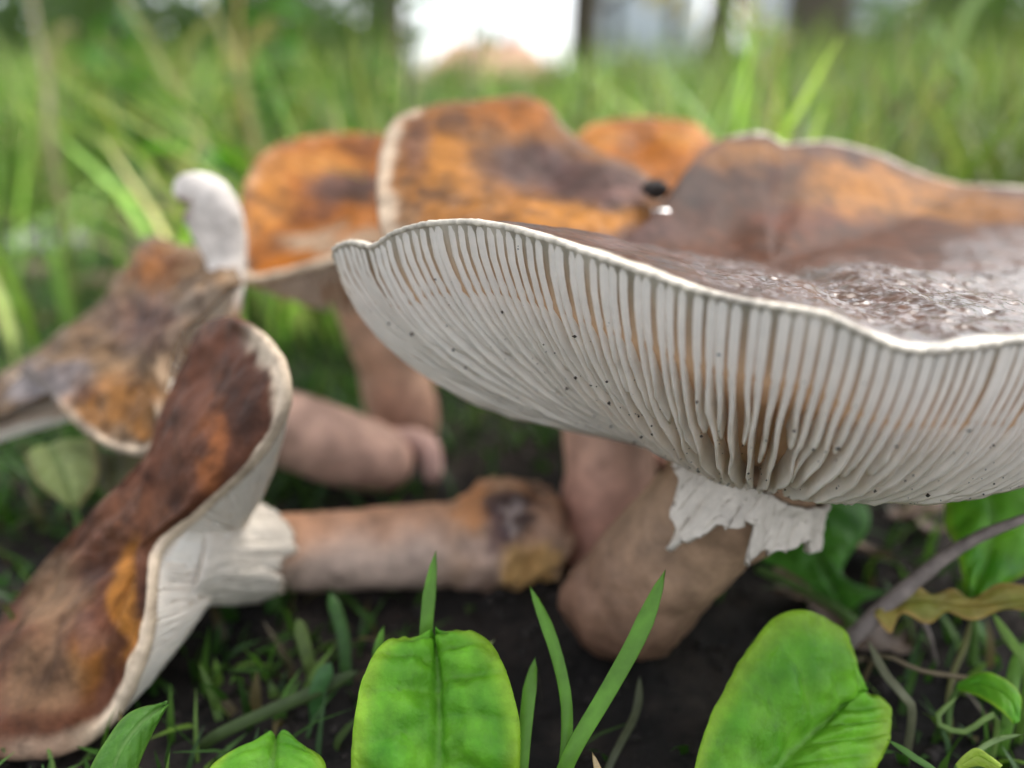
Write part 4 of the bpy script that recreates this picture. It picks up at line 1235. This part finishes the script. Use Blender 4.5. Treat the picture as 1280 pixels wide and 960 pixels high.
def shrub(px, dist, w, h, label, seed, n=1600):
    x = (px - 640) / F * dist
    root = empty('shrub', (x, dist, 0))
    rg = np.random.default_rng(seed)
    cs = [np.array([x + rg.normal(0, w * 0.35), dist + rg.normal(0, w * 0.3), h * rg.uniform(0.2, 0.8)]) for _ in range(12)]
    for j in range(5):
        loft('branch', [np.array([x, dist, -4.0]), (np.array([x, dist, 0]) + cs[j]) / 2, cs[j]], [2.5, 2, 1], M['bark'], root, seg=6, rows=8, noise=0)
    V, Fc = leaf_cloud(cs, [h * 0.3] * 12, n, 2.0 + dist * 0.006, seed)
    mesh_obj('foliage', V, Fc, M['foliage'], root, smooth=False)
    return tag(root, label, 'shrub', 'shrubs beyond the meadow')


shr = [(40, 330, 60, 90, 'leafy shrub standing behind the pale beige dry stalk'), (220, 420, 80, 110, 'leafy shrub behind the leaning yellow-green grass stalk'), (420, 560, 70, 110, 'leafy shrub next to the dark trunk by the sky gap'),
       (1240, 420, 60, 110, 'leafy shrub beside the broad dark trunk'), (1120, 800, 90, 120, 'far leafy shrub directly behind the broad dark trunk'), (1360, 360, 70, 100, 'near leafy shrub past the pale green broad stalk'),
       (930, 1300, 110, 120, 'distant leafy shrub behind the lime-green kinked stalk'), (310, 340, 50, 70, 'low leafy shrub behind the two crossed straw stalks')]
for i, (a, b_, c_, d_, lb) in enumerate(shr):
    shrub(a, b_, c_, d_, lb, 50 + i)


def box(x0, x1, y0, y1, z0, z1):
    V = [(x, y, z) for x in (x0, x1) for y in (y0, y1) for z in (z0, z1)]
    return V, [(0, 1, 3, 2), (4, 6, 7, 5), (0, 4, 5, 1), (2, 3, 7, 6), (0, 2, 6, 4), (1, 5, 7, 3)]


def house(px, dist, w, dep, wall_h, roof_h, wall, roof, label, cat='house', nwin=3, plinth=True):
    x = (px - 640) / F * dist
    root = empty('house' if cat == 'house' else 'shed', (x, dist, 0))
    V, Fc = box(x - w / 2, x + w / 2, dist, dist + dep, -20, wall_h)
    mesh_obj('wall', V, Fc, wall, root, smooth=False)
    if plinth:
        V, Fc = box(x - w / 2 - 4, x + w / 2 + 4, dist - 4, dist + dep + 4, -18, wall_h * 0.12)
        mesh_obj('plinth', V, Fc, M['dark_base'], root, smooth=False)
    ov = w * 0.05
    ym = dist + dep / 2
    V = [(x - w / 2 - ov, dist - ov, wall_h - 4), (x + w / 2 + ov, dist - ov, wall_h - 4), (x + w / 2 + ov, dist + dep + ov, wall_h - 4), (x - w / 2 - ov, dist + dep + ov, wall_h - 4),
         (x - w * 0.28, ym, wall_h + roof_h), (x + w * 0.28, ym, wall_h + roof_h)]
    r = mesh_obj('roof', V, [(0, 1, 5, 4), (1, 2, 5), (2, 3, 4, 5), (3, 0, 4), (3, 2, 1, 0)], roof, root, smooth=False)
    if cat == 'house':
        V, Fc = box(x + w * 0.12, x + w * 0.12 + 50, ym - 25, ym + 25, wall_h + roof_h * 0.5, wall_h + roof_h + 60)
        mesh_obj('chimney', V, Fc, M['dark_base'], r, smooth=False)
    for k in range(nwin):
        cx = x - w / 2 + w * (k + 0.5) / nwin
        V, Fc = box(cx - w * 0.06, cx + w * 0.06, dist - 6, dist + 6, wall_h * 0.4, wall_h * 0.75)
        f = mesh_obj('window', V, Fc, M['white_wall'], root, smooth=False)
        V, Fc = box(cx - w * 0.05, cx + w * 0.05, dist - 9, dist - 5, wall_h * 0.43, wall_h * 0.72)
        mesh_obj('pane', V, Fc, M['glass'], f, smooth=False)
    return tag(root, label, cat)


house(612, 3600, 620, 700, 190, 200, M['plaster'], M['roof_orange'], 'far low house with orange clay roof below the bright sky')
house(790, 3000, 400, 600, 620, 200, M['grey_wall'], M['roof_brown'], 'far tall pale grey house wall between the trees', nwin=2)
house(1020, 3400, 500, 600, 620, 200, M['grey_wall'], M['roof_brown'], 'far pale grey house behind the thick grey-brown trunk', nwin=2)
house(1034, 1500, 62, 80, 130, 25, M['white_wall'], M['roof_brown'], 'small white shed with brown roof far across the meadow', 'shed', nwin=1, plinth=False)
